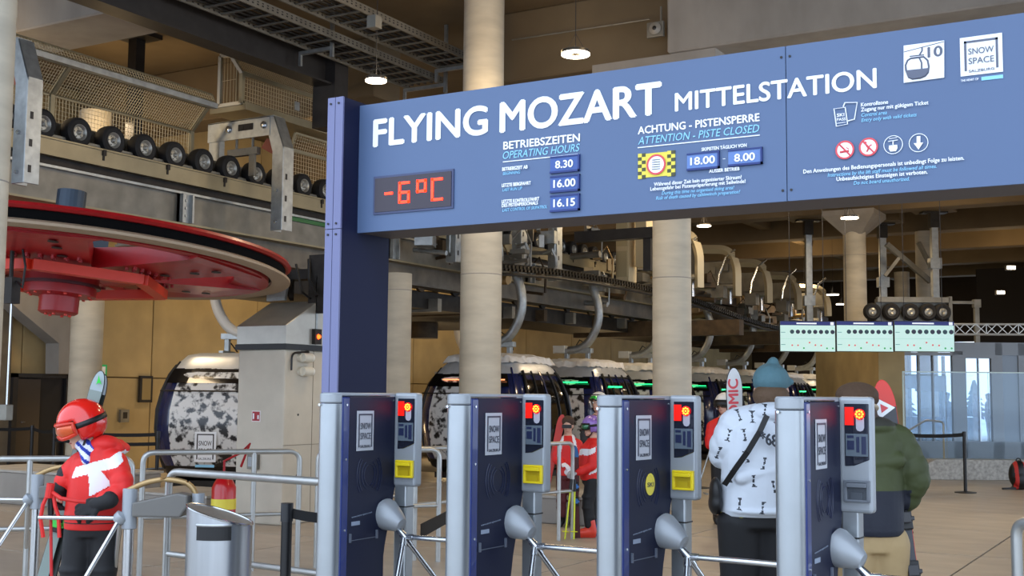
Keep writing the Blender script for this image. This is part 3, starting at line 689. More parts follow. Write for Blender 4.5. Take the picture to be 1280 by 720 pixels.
belt((-4.04, 4.72), (-3.62, 4.95), 'short black belt from the nearest barrier post to the leftmost gate', .05, .93)
belt((-3.42, 5.0), (-6.2, 11.2), 'long black belt running from the leftmost gate to the small child in red', .07, .86)
b1 = on_z(1207, 616, 0); barrier_post(b1.x, b1.y, 'black barrier post in front of the speckled stone base on the right', .98)
b2 = dep(1120, 556, 19.5); barrier_post(b2.x, b2.y, 'black barrier post hidden behind the person in the green jacket', .98)
belt((b2.x, b2.y), (b1.x, b1.y), 'black belt running to the right hand barrier post before the stone base', .06, .96)
bl = [dep(38, 590, 19.0), dep(66, 590, 17.8), dep(196, 590, 16.8)]
labs = ['left black barrier post before the dark doorway', 'second black barrier post before the dark doorway', 'black barrier post at the left side of the black cabin']
pz = [Vector((p.x, p.y, 0)) for p in bl]
for p, l in zip(pz, labs): barrier_post(p.x, p.y, l)
p_off = dep(-40, 590, 19.5)
belt((p_off.x, p_off.y), pz[0], 'black belt leaving the picture on the left, upper one', .05, .93); belt(pz[0], pz[1], 'short black belt before the dark doorway', .05, .93)
belt(pz[1], pz[2], 'long black belt across the yellow wall behind the child', .05, .93); belt(pz[1], pz[2], 'lower black belt across the yellow wall behind the child', .05, .80)

# ================================================================== TYRE CONVEYOR DECK (left, running away along the hall)
DX = -11.60
dk_ = thing('tyre_conveyor', 'long grey steel conveyor deck carrying a row of black tyres above the red wheel', 'machine', (DX, 8.0, 0), 0)
y0, y1 = 7.2, 27.0
m = MB(); m.bb(DX-.5, DX, y0, y1, 4.23, 4.43); m.bb(DX-.02, DX+.02, y0, y1, 4.42, 4.44); m.build('deck_channel', BEIGEM, dk_, True)
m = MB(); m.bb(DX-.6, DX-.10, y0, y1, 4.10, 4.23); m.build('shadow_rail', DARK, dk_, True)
m = MB(); m.bb(DX-.3, DX-.03, y0, y1, 3.70, 4.10); m.build('main_beam', GALVD, dk_, True)
m = MB(); m.bb(DX-.38, DX-.13, y0+3.4, y1, 3.36, 3.675); m.bb(DX-.42, DX-.02, y0+3.4, y1, 3.335, 3.36); m.build('lower_beam', mat('brown grey steel', '6e675c', .5, .4, var=.25, scale=4), dk_, True)
m = MB(); m.bb(DX-.34, DX+.04, y0, y1, 4.08, 4.11); m.build('flange', GALV, dk_, True)
m = MB(); m.bb(DX-.36, DX+.05, y0, y1, 3.675, 3.70); m.build('flange', BEIGEM, dk_, True)
k = 0
for y in [7.9+.52*2*i for i in range(17)]:
    m = MB(); m.bb(DX, DX+.025, y, y+.05, 4.36, 4.43); m.bb(DX, DX+.012, y+.01, y+.035, 4.30, 4.36); m.build('bracket', DARK, dk_, True)
for y in (11.25, 15.9, 20.5):
    m = MB(); m.bb(DX-.02, DX+.09, y, y+.03, 3.71, 4.08); m.bb(DX-.02, DX+.09, y+.17, y+.2, 3.71, 4.08); m.bb(DX-.02, DX+.03, y, y+.2, 3.71, 4.08)
    for z in (3.8, 3.9, 4.0): m.cyl((DX+.03, y+.1, z), (DX+.05, y+.1, z), .018, n=8)
    m.build('splice_plate', GALV, dk_, True)
tm = MB(); tm.lathe([(.10, -.075), (.15, -.085), (.178, -.07), (.186, -.03), (.186, .03), (.178, .07), (.15, .085), (.10, .075)], (0, 0, 0), (1, 0, 0), 28)
rm = MB(); rm.lathe([(0, .03), (.03, .06), (.035, .05), (.07, .045), (.085, .07), (.10, .078), (.104, .06), (.10, -.06), (0, -.06)], (0, 0, 0), (1, 0, 0), 24)
for a in range(5):
    q = 2*pi*a/5; rm.cyl((.045, .055*cos(q), .055*sin(q)), (.062, .055*cos(q), .055*sin(q)), .008, n=8)
T0 = None
for i in range(34):
    y = 8.71+.5215*i-.5215*1
    if T0 is None:
        T0 = tm.build('tyre', TYRE, dk_, smooth=True); rim0 = rm.build('rim', RIM, T0, smooth=True); o = T0
    else: o = copy_tree(T0, dk_)
    o.location = (-11.81-DX, y-8.0, 4.615); o.rotation_euler = (random.uniform(0, 1), 0, 0)
m = MB(); m.bb(-12.15, -12.05, y0, y1, 4.40, 4.75); m.bb(-12.1, -11.8, y0, y1, 4.5, 4.53); m.build('axle_rail', GALVD, dk_, True)
# far part of the conveyor
m = MB(); m.bb(DX-.05, DX, 13.3, 15.6, 4.02, 4.12); m.build('green_guard', mat('green guard', '2c6c34', .5), dk_, True)
m = MB(); m.bb(DX-.5, DX, 27.0, 42, 4.05, 4.3); m.bb(DX-.3, DX-.03, 27.0, 42, 3.6, 4.0); m.build('far_beam', DARKB, dk_, True)

# mesh guard cage along the conveyor
cg = thing('guard_cage', 'long galvanised wire mesh guard behind the row of black tyres', 'cage', (-12.2, 8.0, 0), 0)
XF = -12.25
def mesh_panel(parent, o, ux, uy, w_, h, sx=.05, sy=.05, r=.0045, frame=.02, mt=None):
    o, ux, uy = Vector(o), Vector(ux), Vector(uy); m = MB()
    nx = max(2, int(w_/sx)); ny = max(2, int(h/sy)); nn = ux.cross(uy)
    for i in range(nx+1): a = o+ux*(w_*i/nx); m.bar(a, a+uy*h, r, r, nn)
    for j in range(ny+1): a = o+uy*(h*j/ny); m.bar(a, a+ux*w_, r, r, nn)
    ob = m.build('wire_mesh', mt or MESHM, parent, True); ob['kind'] = 'stuff'
    m = MB(); c = [o, o+ux*w_, o+ux*w_+uy*h, o+uy*h]
    for i in range(4): m.bar(c[i], c[(i+1) % 4], frame, frame, nn)
    m.build('panel_frame', mt or BEIGEM, parent, True)
pw = 2.35; ys = [7.4+pw*i for i in range(7)]
tilt = Vector((.42, 0, .44)).normalized()
for i, y in enumerate(ys[:3]):
    if i < 2:
        mesh_panel(cg, (XF, y, 4.50), (0, 1, 0), (0, 0, 1), pw-.05, .28)
        mesh_panel(cg, (XF, y, 4.80), (0, 1, 0), (0, 0, 1), pw-.05, .32)
        mesh_panel(cg, (XF, y, 5.14), (0, 1, 0), tilt, pw-.05, .42, .04, .04)
    m = MB(); m.bb(XF-.03, XF+.03, y-.05, y+.01, 4.4, 5.14); m.bar((XF, y-.02, 5.13), Vector((XF, y-.02, 5.13))+tilt*.44, .05, .04); m.build('cage_post', BEIGEM, cg, True)
m = MB(); m.bb(-11.92, -11.83, 7.4, 12.15, 5.43, 5.50); m.build('edge_channel', GALV, cg, True)
m = MB(); m.bb(XF-.25, XF+.0, 7.4, 12.2, 4.36, 4.40); m.build('walkway', DARK, cg, True)
mesh_panel(cg, (-11.88, 7.4, 5.52), (0, 1, 0), (-.5, 0, .86), 4.75, .14, .045, .045, .005, .02)
# second cage box further on (raised), with its chamfered end
c2 = thing('guard_cage', 'raised bright wire mesh guard box with chamfered end above the grey portal frame', 'cage', (-11.9, 12.4, 0), 0)
yA = on_x(303, 90, -11.7).y; zA = on_x(303, 92, -11.7).z; zB = on_x(300, 128, -11.7).z; yE = yA+3.0
zt = on_x(293, 70, -11.9).z
mesh_panel(c2, (-11.7, yA, zB), (0, 1, 0), (0, 0, 1), 3.0, zA-zB, .055, .055, .006, .06)
q = Vector((-.22, 0, zt-zA)); mesh_panel(c2, (-11.7, yA, zA), (0, 1, 0), q.normalized(), 3.0, q.length, .04, .04, .004, .035)
m = MB()
pts = [(-11.7, zB), (-11.7, zA), (-11.92, zt), (-12.12, zt+.02), (-12.12, zB)]
for i in range(5): a, b = pts[i], pts[(i+1) % 5]; m.bar((a[0], yA, a[1]), (b[0], yA, b[1]), .05, .05)
m.build('end_frame', mat('bright galvanised frame', 'c4c2b8', .35, .6), c2, True)
mesh_panel(c2, (-12.10, yA, zB), (1, 0, 0), (0, 0, 1), .3, zt-zB, .06, .3, .005, .02)
m = MB(); m.bb(-12.3, -11.62, yA, yE+2, zB-.10, zB-.02); m.build('cage_floor', BEIGEM, c2, True)
m = MB(); m.bb(-11.68, -11.66, yA+1.1, yA+1.2, (zA+zB)/2-.08, (zA+zB)/2+.05); m.build('small_plate', GALV, c2, True)
for i, y in enumerate((yE-.5, yE+1.2)):
    m = MB(); m.bb(-11.75, -11.68, y, y+.1, 4.4, zB); m.build('cage_leg', GALV, c2, True)
mesh_panel(c2, (-12.0, 13.9, 4.62), (0, 1, 0), (0, 0, 1), 2.4, .55, .06, .06, .005, .03)
mesh_panel(c2, (-12.0, 13.9, 5.2), (0, 1, 0), (.3, 0, .95), 2.4, .25, .05, .05, .004, .03)

# portal frames across the conveyor
def portal(y, label, top=True, xl=-10.95, zb=3.70, wv=.26, s=1.0):
    t = thing('portal_frame', label, 'machine', (xl, y, zb), 0, 'grey portal frames over the conveyor')
    def prof(m, pts):
        pass
    # leg: U-shaped bent plate with chamfered shoulder
    z1 = 5.30-zb
    m = MB(); m.prism([(-.10, 0), (.10, 0), (.10, z1-.55), (.10, z1-.45), (-.08, z1), (-.27, z1), (-.10, z1-.5)], (0, 0, 0), (1, 0, 0), (0, 0, 1), -.02)
    for sx in (-.1, .09):
        m.bb(sx, sx+.012, -.0, wv, 0, z1-.48)
    m.prism([(.10, z1-.5), (.10, z1-.45), (-.08, z1), (-.1, z1)], (0, 0, 0), (1, 0, 0), (0, 0, 1), -wv)
    m.build('leg', GALV, t, bev=.006, seg=1)
    m = MB()
    for z in (.12, .55): m.cyl((0, -.03, z), (0, 0, z), .022, n=10)
    m.build('bolt', CHROME, t)
    m = MB(); m.bb(.085, .105, .05, .09, .12, .2); m.bb(.085, .105, .05, .09, .4, .48); m.bb(.085, .105, .05, .09, .7, .78); m.build('slot', STEELD, t)
    if top:
        m = MB(); m.bb(-1.3, -.15, -.012, .012, z1-.27, z1); m.bb(-1.3, -.08, -.012, .16, z1-.012, z1+.004); m.bb(-1.28, -1.08, .0, .1, z1-.85, z1-.03); m.build('crossbeam', GALV, t)
        m = MB()
        for x in (-.9, -.25): m.lathe([(0, 0), (.05, 0), (.05, .02), (.03, .03), (0, .03)], (x, -.012, z1-.12), (0, -1, 0), 14)
        m.build('boss', CHROME, t, smooth=True)
        m = MB(); m.bb(-.72, -.45, -.02, 0, z1-.16, z1-.07); m.cyl((-.65, -.025, z1-.115), (-.65, -.01, z1-.115), .035, n=12); m.cyl((-.52, -.025, z1-.115), (-.52, -.01, z1-.115), .035, n=12); m.build('slot_plate', DARK, t)
        m = MB(); m.cyl((-.8, .05, z1-.4), (-.8, .05, z1-.24), .02, n=8); m.cyl((-.5, .05, z1-.4), (-.5, .05, z1-.24), .02, n=8); m.bb(-.95, -.4, .02, .1, z1-.5, z1-.4); m.bb(-.55, -.45, .03, .07, z1-.8, z1-.5); m.build('pickup_linkage', GALVD, t)
        m = MB(); m.box((-.33, .3, z1-.38), (.2, .3, .16), M=Euler((0, .5, .3)).to_matrix()); m.build('orange_block', mat('rusty orange', 'a4512c', .5), t)
    return t
pl_ = ['left bluish portal leg at the picture edge beside the near column', 'big grey portal frame right of the bright mesh box, standing over the tyres', 'third portal leg, hanging just left of the central column', 'portal leg just right of the central column under the sign', 'fifth portal leg, short, before the dark chain rail']
for i, (x, y) in enumerate([(29, 228), (344, 288), (560, 328), (641, 343), (712, 350)]):
    Pp = on_z(x, y, 3.70); portal(Pp.y, pl_[i], i in (0, 1, 3, 4), xl=-10.95, wv=.22 if i else .2)

# hinged parts around (small mechanical clutter on the conveyor behind the sign)
def strut_set(name, label, base, items, mt, cat='machine'):
    t = thing(name, label, cat, base, 0)
    for nm, its in items:
        m = MB()
        for it in its:
            if it[0] == 'b': m.bb(*it[1:])
            elif it[0] == 's': m.bar(*it[1:])
            elif it[0] == 'c': m.cyl(it[1], it[2], it[3], n=12)
        m.build(nm, mt if not nm.startswith('dark') else DARK, t, True)
    return t

# ================================================================== RED BULLWHEEL
bw = thing('bullwheel', 'huge red steel bullwheel lying flat under the conveyor', 'wheel', (-10.45, 8.55, 2.92), 0)
bw.rotation_euler = (-.080, .012, 0)
R2 = 2.31
m = MB(); m.lathe([(R2-.16, .04), (R2+.02, .045), (R2+.05, .07), (R2+.03, .10), (R2-.1, .10), (R2-.16, .08)], n=96, closed=True); m.build('upper_rim', REDM, bw, smooth=True)
m = MB(); m.lathe([(R2-.17, -.05), (R2-.01, -.05), (R2-.01, .05), (R2-.17, .05)], n=96, closed=True); m.build('groove', mat('black rubber groove', '0a0a0b', .95, spec=.1), bw, smooth=True)
m = MB(); m.lathe([(R2-.10, -.11), (R2-.02, -.115), (R2+.05, -.095), (R2+.05, -.07), (R2+.0, -.045), (R2-.13, -.045), (R2-.13, .03), (R2-.15, .03), (R2-.15, -.09)], n=96, closed=True); m.build('liner_rim', TAN, bw, smooth=True)
m = MB(); m.lathe([(R2-.55, -.07), (R2-.18, -.11), (R2-.18, -.06), (R2-.55, -.03)], n=96, closed=True); m.build('rim_web', REDM, bw, smooth=True)
for i in range(6):
    a = 2*pi*i/6+.22; d = Vector((cos(a), sin(a), 0)); e = Vector((-sin(a), cos(a), 0))
    m = MB(); V = []
    for (r, wd) in ((.3, .34), (R2-.5, .46), (R2-.3, .62)):
        for zz in (-.22 if r < 1 else -.12, .02): V += [d*r-e*wd+Vector((0, 0, zz)), d*r+e*wd+Vector((0, 0, zz))]
    fs = []
    for k in range(2):
        b_ = 4*k; fs += [(b_, b_+1, b_+5, b_+4), (b_+2, b_+6, b_+7, b_+3), (b_, b_+4, b_+6, b_+2), (b_+1, b_+3, b_+7, b_+5)]
    fs += [(0, 2, 3, 1), (8, 9, 11, 10)]
    m.add(V, fs); sp = m.build('spoke', REDM, bw)
    m = MB()
    for r in (.8, 1.15, 1.5, 1.75):
        c = d*r+e*(.15 if int(r*10) % 2 else -.12); zb = -.22+(.10)*(r-.3)/1.5; m.lathe([(0, 0), (.05, 0), (.05, -.006), (0, -.006)], (c.x, c.y, zb-.012), n=16)
    m.build('hole', DARK, sp)
    m = MB()
    for k in range(6):
        for sx in (-1, 1): c = d*1.05+e*(-.3+.12*k)+d*(.05*sx); m.cyl((c.x, c.y, -.20), (c.x, c.y, -.165), .02, n=6)
    m.build('bolt', REDM, sp)
m = MB(); hexp = [Vector((1.08*cos(2*pi*i/6+.1), 1.08*sin(2*pi*i/6+.1), -.27)) for i in range(6)]
for i in range(6): m.bar(hexp[i], hexp[(i+1) % 6], .13, .10)
m.build('hexagon_frame', REDH, bw)
m = MB(); m.lathe([(0, -.2), (.38, -.2), (.38, -.3), (0, -.3)], n=40); m.lathe([(.3, .0), (.5, .0), (.5, -.2), (.3, -.2)], n=40, closed=True); m.build('hub', REDM, bw, smooth=True)
m = MB(); m.lathe([(0, -.30), (.40, -.30), (.40, -.33), (0, -.33)], n=40); m.build('hub_seal', mat('dark maroon seal', '4a2024', .4, .3), bw, smooth=True)
m = MB(); m.lathe([(0, -.33), (.36, -.33), (.36, -.42), (.20, -.44), (.20, -.60), (.17, -.62), (0, -.62)], n=36); m.build('hub_cap', REDM, bw, smooth=True)
m = MB()
for k in range(12): a = 2*pi*k/12; m.cyl((.31*cos(a), .31*sin(a), -.44), (.31*cos(a), .31*sin(a), -.41), .018, n=6)
for k in range(6): a = 2*pi*k/6; m.cyl((.12*cos(a), .12*sin(a), -.64), (.12*cos(a), .12*sin(a), -.61), .018, n=6)
m.build('hub_bolt', REDH, bw)
m = MB(); m.bb(-.3, .3, -.3, .3, .05, .3); m.cyl((0, 0, .1), (0, 0, .7), .15, n=24); m.build('gearbox', mat('blue grey gearbox', '2c3c4c', .4, .3), bw)

# ================================================================== CONCRETE PILLAR WITH DRIVE CABINET
pb = thing('concrete_pillar', 'square pale concrete pillar between the black cabin and the blue sign post', 'pillar', (-9.3, 11.0, 0), 0)
pA = on_z(289, 653, 0); pB = on_z(354, 657, 0); xa, xb, yq = pA.x, pB.x, (pA.y+pB.y)/2
m = MB(); m.bb(xa, xb, yq, yq+1.5, 0, 2.0); m.build('block', PILLARM, pb, True, bev=.02)
m = MB(); m.bb(xb, xb+.004, yq+.5, yq+.506, 0, 2.0); m.bb(xb, xb+.004, yq, yq+1.5, .9, .906); m.build('formwork_line', mat('formwork line', '857c6c', .9), pb, True)
m = MB()
for y, z in ((yq+.25, 1.25), (yq+.25, .55), (yq+.8, 1.25), (yq+.8, .55)): m.cyl((xb, y, z), (xb+.003, y, z), .014, n=10)
m.build('tie_hole', STEELD, pb, True)
m = MB(); P_, Q_ = on_y(315, 527, yq), on_y(326, 513.5, yq); m.bb(P_.x, Q_.x, yq-.006, yq, P_.z, Q_.z); sg_ = m.build('fire_sign', mat('sign white border', 'e8dede', .5), pb, True)
m = MB(); m.bb(P_.x+.01, Q_.x-.01, yq-.009, yq-.006, P_.z+.01, Q_.z-.01); m.build('sign_face', mat('dark red sign', 'a01828', .5), sg_, True)
m = MB(); m.bb(P_.x+.02, P_.x+.04, yq-.011, yq-.009, P_.z+.03, Q_.z-.03); m.bb(Q_.x-.04, Q_.x-.02, yq-.011, yq-.009, P_.z+.03, Q_.z-.05); m.build('sign_pictogram', WHITE, sg_, True)
P_, Q_ = on_y(312, 586, yq), on_y(325, 568, yq)
t = thing('socket_box', 'small grey socket box on the pale concrete pillar above the railing', 'box', (P_.x, yq, P_.z))
m = MB(); m.bb(P_.x, Q_.x, yq-.05, yq, P_.z, Q_.z); m.build('housing', GALVD, t, True, bev=.005); m = MB(); m.bb(P_.x+.02, Q_.x-.02, yq-.055, yq-.05, P_.z+.03, Q_.z-.03); m.build('lid', mat('grey lid', '9aa0a4', .4), t, True)
for i, (py, lb) in enumerate(((447, 'upper white cylindrical wall lamp on the side of the concrete pillar'), (464, 'lower white cylindrical wall lamp on the side of the concrete pillar'))):
    P_ = on_x(374, py, xb); t = thing('wall_lamp', lb, 'lamp', (xb, P_.y, P_.z), 0, 'white wall lamps on the pillar')
    m = MB(); m.cyl((0, 0, 0), (.05, 0, 0), .045, n=16); m.cyl((.05, -.01, 0), (.05, .14, 0), .055, n=18); m.build('housing', mat('ivory lamp', 'd8d2c0', .4), t, smooth=True)
    m = MB(); m.cyl((.05, .14, 0), (.05, .17, 0), .048, n=18); m.build('lens', mat('frosted lens', 'e8e6dc', .3), t)
m = MB(); P_ = on_x(362, 452, xb); m.tube(rounded([(xb+.03, P_.y, P_.z-.1), (xb+.03, P_.y, P_.z+.1), (xb+.03, P_.y+.3, P_.z+.12)], .08), .012, 8); setp(m.build('cable', BLACK), 'black cable arched over the wall lamps on the pillar', 'cable')
# sloped cabinet on top
cb = thing('drive_cabinet', 'brushed steel drive cabinet with sloping top on the concrete pillar', 'cabinet', (-9.4, 10.6, 2.0), 0)
xa2, xb2 = xa-.02, xb+.02; zc = on_y(292, 408, yq).z; ztc = on_y(305, 378, yq+.35).z
m = MB(); V = [(xa2, yq-.02, 2.06), (xb2, yq-.02, 2.06), (xb2, yq+1.5, 2.06), (xa2, yq+1.5, 2.06), (xa2, yq-.02, zc), (xb2, yq-.02, zc), (xb2, yq+.55, ztc), (xa2, yq+.55, ztc), (xb2, yq+1.5, ztc), (xa2, yq+1.5, ztc)]
m.add(V, [(0, 1, 5, 4), (4, 5, 6, 7), (7, 6, 8, 9), (1, 2, 8, 6, 5), (0, 4, 7, 9, 3), (3, 9, 8, 2), (0, 3, 2, 1)]); m.build('housing', BOXM, cb, True, bev=.006, seg=1)
m = MB(); m.bb(xa-.03, xb+.03, yq-.03, yq+1.52, 2.0, 2.06); m.build('cable_gap', BLACK, cb, True)
m = MB(); m.bb(xb2, xb2+.01, yq+.5, yq+.53, 2.1, ztc+.3); m.bb(xb2-.1, xb2+.03, yq+.55, yq+1.5, ztc, ztc+.5); m.build('side_plate', GALV, cb, True)
P_ = on_x(394, 421, xb2); m = MB(); m.bb(xb2, xb2+.05, P_.y-.06, P_.y+.06, P_.z-.09, P_.z+.09); sw = m.build('switch_box', DARK, cb, True)
m = MB(); m.lathe([(0, 0), (.03, 0), (.02, .02), (0, .025)], (xb2+.05, P_.y, P_.z), (1, 0, 0), 14); m.build('red_indicator', mat('orange indicator', 'ff5020', .3, emit='ff4a10', estr=6), sw, True)
m = MB()
for i in range(10):
    x = xa+random.uniform(-.1, .7); y = yq+.6+random.uniform(0, .8); z = ztc
    m.bar((x, y, z+.05), (x+random.uniform(-.5, .3), y+random.uniform(-.1, .3), z+random.uniform(.25, .5)), .05, .04)
m.bb(xa-.4, xb+.3, yq+.6, yq+.8, ztc+.28, ztc+.4); m.bb(xb-.1, xb+.35, yq+.5, yq+.56, ztc-.15, ztc+.55)
m.build('linkage', DARK, cb, True)
m = MB(); m.prism([(0, 0), (.28, 0), (.32, .2), (.2, .38), (.0, .34)], (xb-.75, yq+.5, ztc+.02), (1, 0, 0), (0, 0, 1), -.04); m.build('bracket_plate', GALV, cb, True)
m = MB(); m.tube([(xb-.1, yq+.5, ztc+.5), (xb-.05, yq+.45, ztc+.25), (xb+.1, yq+.42, ztc+.05)], .02, 8); m.tube([(xb-.3, yq+.5, ztc+.45), (xb-.15, yq+.45, ztc+.1), (xb+.0, yq+.42, ztc+.02)], .015, 8); m.build('hose', BLACK, cb, True)
# fire extinguisher at pillar foot
P_ = dep(280, 612, 13.0); t = thing('fire_extinguisher', 'red wheeled fire extinguisher left of the concrete pillar, behind the railing', 'extinguisher', (P_.x, P_.y, 0))
m = MB(); m.lathe([(0, .02), (.13, .03), (.13, .48), (.09, .56), (.04, .60), (.04, .64), (0, .64)], n=24); m.build('cylinder', mat('extinguisher red', 'b81018', .3, coat=.4), t, smooth=True)
m = MB(); m.tube([(-.12, .12, .1), (-.12, .12, .75), (.12, .12, .85), (.26, .1, .95), (.14, .1, .7)], .014, 8); m.build('handle_frame', mat('red tube', 'a01420', .4), t, smooth=True)
m = MB(); m.cyl((-.16, .12, .08), (.16, .12, .08), .015, n=8); m.cyl((-.19, .12, .08), (-.15, .12, .08), .08, n=16); m.cyl((.15, .12, .08), (.19, .12, .08), .08, n=16); m.build('wheel', BLACK, t)
m = MB(); m.lathe([(.131, .25), (.133, .25), (.133, .36), (.131, .36)], n=24, closed=True); m.build('label_band', YELP, t, smooth=True)

# ================================================================== CABINS
def zprof(z):  # half sizes of the cabin shell at height z
    pts = [(.12, .78, .82), (.22, .93, .98), (.5, 1.03, 1.10), (.9, 1.08, 1.16), (1.2, 1.07, 1.15), (1.5, 1.01, 1.09), (1.75, .92, 1.0), (1.95, .80, .87), (2.06, .70, .76), (2.10, .55, .6)]
    for i in range(len(pts)-1):
        a, b = pts[i], pts[i+1]
        if a[0] <= z <= b[0]:
            s = (z-a[0])/(b[0]-a[0]); return a[1]+(b[1]-a[1])*s, a[2]+(b[2]-a[2])*s
    return pts[-1][1:]
def shell_pt(a, z, off=0.0):
    hx, hy = zprof(z); hx += off; hy += off; e = .34; c, s = cos(a), sin(a)
    return Vector((hx*abs(c)**e*(1 if c > 0 else -1), hy*abs(s)**e*(1 if s > 0 else -1), z))
def cabin(arm_dir=1, strip=None, snow=True, logoq=False):
    t = thing('gondola_cabin', '', 'gondola', (0, 0, 0))
    zs = [.12, .16, .22, .35, .5, .7, .9, 1.05, 1.2, 1.35, 1.5, 1.62, 1.75, 1.85, 1.95, 2.02, 2.06, 2.10]; N = 48
    m = MB(); vs = []
    for z in zs:
        for j in range(N): vs.append(shell_pt(2*pi*(j+.5)/N, z))
    fs = []; mi = []
    for i in range(len(zs)-1):
        for j in range(N):
            a = 2*pi*(j+1)/N; zc = (zs[i]+zs[i+1])/2; end = abs(sin(a)) > .83 and True; p = shell_pt(a, zc); hx, hy = zprof(zc)
            end = abs(p.y)/hy > .985 and abs(p.x)/hx < .93; side = abs(p.x)/hx > .985 and abs(p.y)/hy < .9
            if zc > 1.86: k = 0
            elif end and .34 < zc: k = 1
            elif side and .45 < zc < 1.8: k = 2
            elif zc < .3: k = 4
            else: k = 3
            fs.append((i*N+j, i*N+(j+1) % N, (i+1)*N+(j+1) % N, (i+1)*N+j)); mi.append(k)
    top = len(zs)-1; fs.append(tuple(top*N+j for j in range(N))); mi.append(0); fs.append(tuple(range(N-1, -1, -1))); mi.append(4)
    m.v = vs; m.f = fs; m.m = mi
    body = m.build('shell', [CABR, CABG, CABD, CABN, BLACK], t, smooth=True)
    # upper end window and trim on both ends
    for sg_ in (-1, 1):
        m = MB(); g_ = 10; V = []; hy = 0
        for (z) in (1.62, 1.84):
            for i in range(g_+1):
                hx, hy = zprof(z); x = -hx*.86+2*hx*.86*i/g_; V.append((x, sg_*(hy*(1-.03*abs(x/hx)**4)+.008), z))
        m.add(V, [(i, i+1, g_+2+i, g_+1+i) for i in range(g_)]); m.build('end_window', CABD, t)
        m = MB(); hx, hy = zprof(1.47); m.tube([(-hx*.88, sg_*(hy+.012), 1.5), (hx*.88, sg_*(hy+.012), 1.5)], .012, 6); m.build('window_trim', BLACK, t)
        if strip is not None:
            m = MB(); hx, hy = zprof(1.72); m.bar((-hx*.55, sg_*(hy+.02), 1.74), (hx*.8, sg_*(hy+.02), 1.74), .02, .02); m.build('light_strip', strip, t)
        for sx in (-1, 1):
            m = MB(); m.tube([shell_pt(sg_*(pi/2-sx*.82), z, .0) for z in (.3, .6, .9, 1.2, 1.5, 1.75, 1.95)], .022, 6); m.build('corner_trim', BLACK if sx < 0 else CABN, t, smooth=True)
    # door side pillars and door leaves
    for sx in (-1, 1):
        for yy in (-.72, -.36, 0, .36, .72):
            m = MB(); P = []
            for z in (.3, .6, .9, 1.2, 1.5, 1.75, 1.9): hx, hy = zprof(z); P.append((sx*(hx+.012), yy*hy/1.1, z))
            m.tube(P, .030 if yy in (-.72, .72) else .018, 6); m.build('door_pillar', BLACK if abs(yy) > .1 else CABN, t, smooth=True)
        m = MB(); P = []
        for yy in (-.75, -.3, .3, .75): hx, hy = zprof(.62); P.append((sx*(hx+.02), yy, .62))
        m.tube(P, .02, 6); m.build('door_sill', GALVD, t)
        m = MB(); hx, hy = zprof(1.9); m.tube([(sx*(hx+.02), -.7, 1.84), (sx*(hx+.02), .7, 1.84)], .026, 8); m.build('door_track', BLACK, t)
        if strip is GREENL and sx > 0:
            m = MB(); hx, hy = zprof(1.66); m.bar((hx+.02, -.55, 1.66), (hx+.02, .05, 1.66), .02, .03); m.build('light_strip', strip, t)
        # ski holders
        m = MB(); hx, hy = zprof(.8)
        for yy in (-.5, -.4, .4, .5): m.bb(sx*(hx+.01), sx*(hx+.12), yy-.02, yy+.02, .55, .95)
        m.build('ski_rack', DARK, t)
    m = MB(); m.bb(-.75, .75, -.9, .9, .02, .12); m.build('floor_frame', DARK, t)
    if snow:
        m = MB(); g_ = 22; V = []; rnd = random.Random(3+int(snow))
        for i in range(g_+1):
            for j in range(g_+1):
                u = -1+2*i/g_; v = -1+2*j/g_; r = min(1, max(abs(u), abs(v))); hx, hy = .70+.05*rnd.random(), .77+.05*rnd.random()
                h = 2.115+(.09*(1-r**4)+rnd.uniform(-.012, .03))*(1 if rnd.random() > .06 else .3)
                if r > .93: h = 2.05+rnd.uniform(-.03, .02)
                V.append((u*hx, v*hy, h))
        m.add(V, [(i*(g_+1)+j, (i+1)*(g_+1)+j, (i+1)*(g_+1)+j+1, i*(g_+1)+j+1) for i in range(g_) for j in range(g_)])
        m.build('snow_layer', SNOWM, t, smooth=True)
    # hanger: spring frame, curved arm, grip
    s = arm_dir; m = MB(); m.bb(-.34, .34, -.06, .06, 2.34, 2.44); m.bb(-.28, -.2, -.05, .05, 2.08, 2.36); m.bb(.2, .28, -.05, .05, 2.08, 2.36); m.bb(-.28, -.2, -.3, .3, 2.1, 2.15); m.bb(.2, .28, -.3, .3, 2.1, 2.15); m.build('suspension_frame', GALV, t, bev=.008, seg=1)
    m = MB(); m.bb(-.52*s, -.26*s, -.09, .09, 2.34, 2.50); m.build('damper_box', mat('pale damper', 'c0beb4', .4), t, bev=.01)
    P = [(-.2*s, 0, 2.40), (.05*s, 0, 2.42), (.26*s, 0, 2.55), (.42*s, 0, 2.80), (.50*s, 0, 3.10), (.46*s, 0, 3.40), (.36*s, 0, 3.64), (.32*s, 0, 3.80)]
    P2 = []
    for i in range(len(P)-1):
        for q in range(4): P2.append(tuple(P[i][k]+(P[i+1][k]-P[i][k])*q/4 for k in range(3)))
    P2.append(P[-1])
    for _ in range(3): P2 = [P2[0]]+[tuple((P2[i-1][k]+2*P2[i][k]+P2[i+1][k])/4 for k in range(3)) for i in range(1, len(P2)-1)]+[P2[-1]]
    m = MB(); m.tube(P2, .085, 14); m.build('hanger_arm', GALV if s > 0 else mat('white arm', 'c8c6c0', .4), t, smooth=True)
    m = MB(); m.bb(.2*s, .44*s, -.2, .2, 3.72, 3.92); m.cyl((.32*s, -.25, 3.9), (.32*s, .25, 3.9), .06, n=12); m.bb(.1*s, .5*s, -.04, .04, 3.9, 4.02); m.build('grip', GALVD, t)
    m = MB(); m.tube([(.1*s, .1, 2.14), (.24*s, .12, 2.3), (.2*s, .1, 2.5), (.0, .1, 2.62), (-.1*s, .08, 2.46)], .012, 6); m.build('cable', BLACK, t)
    return t
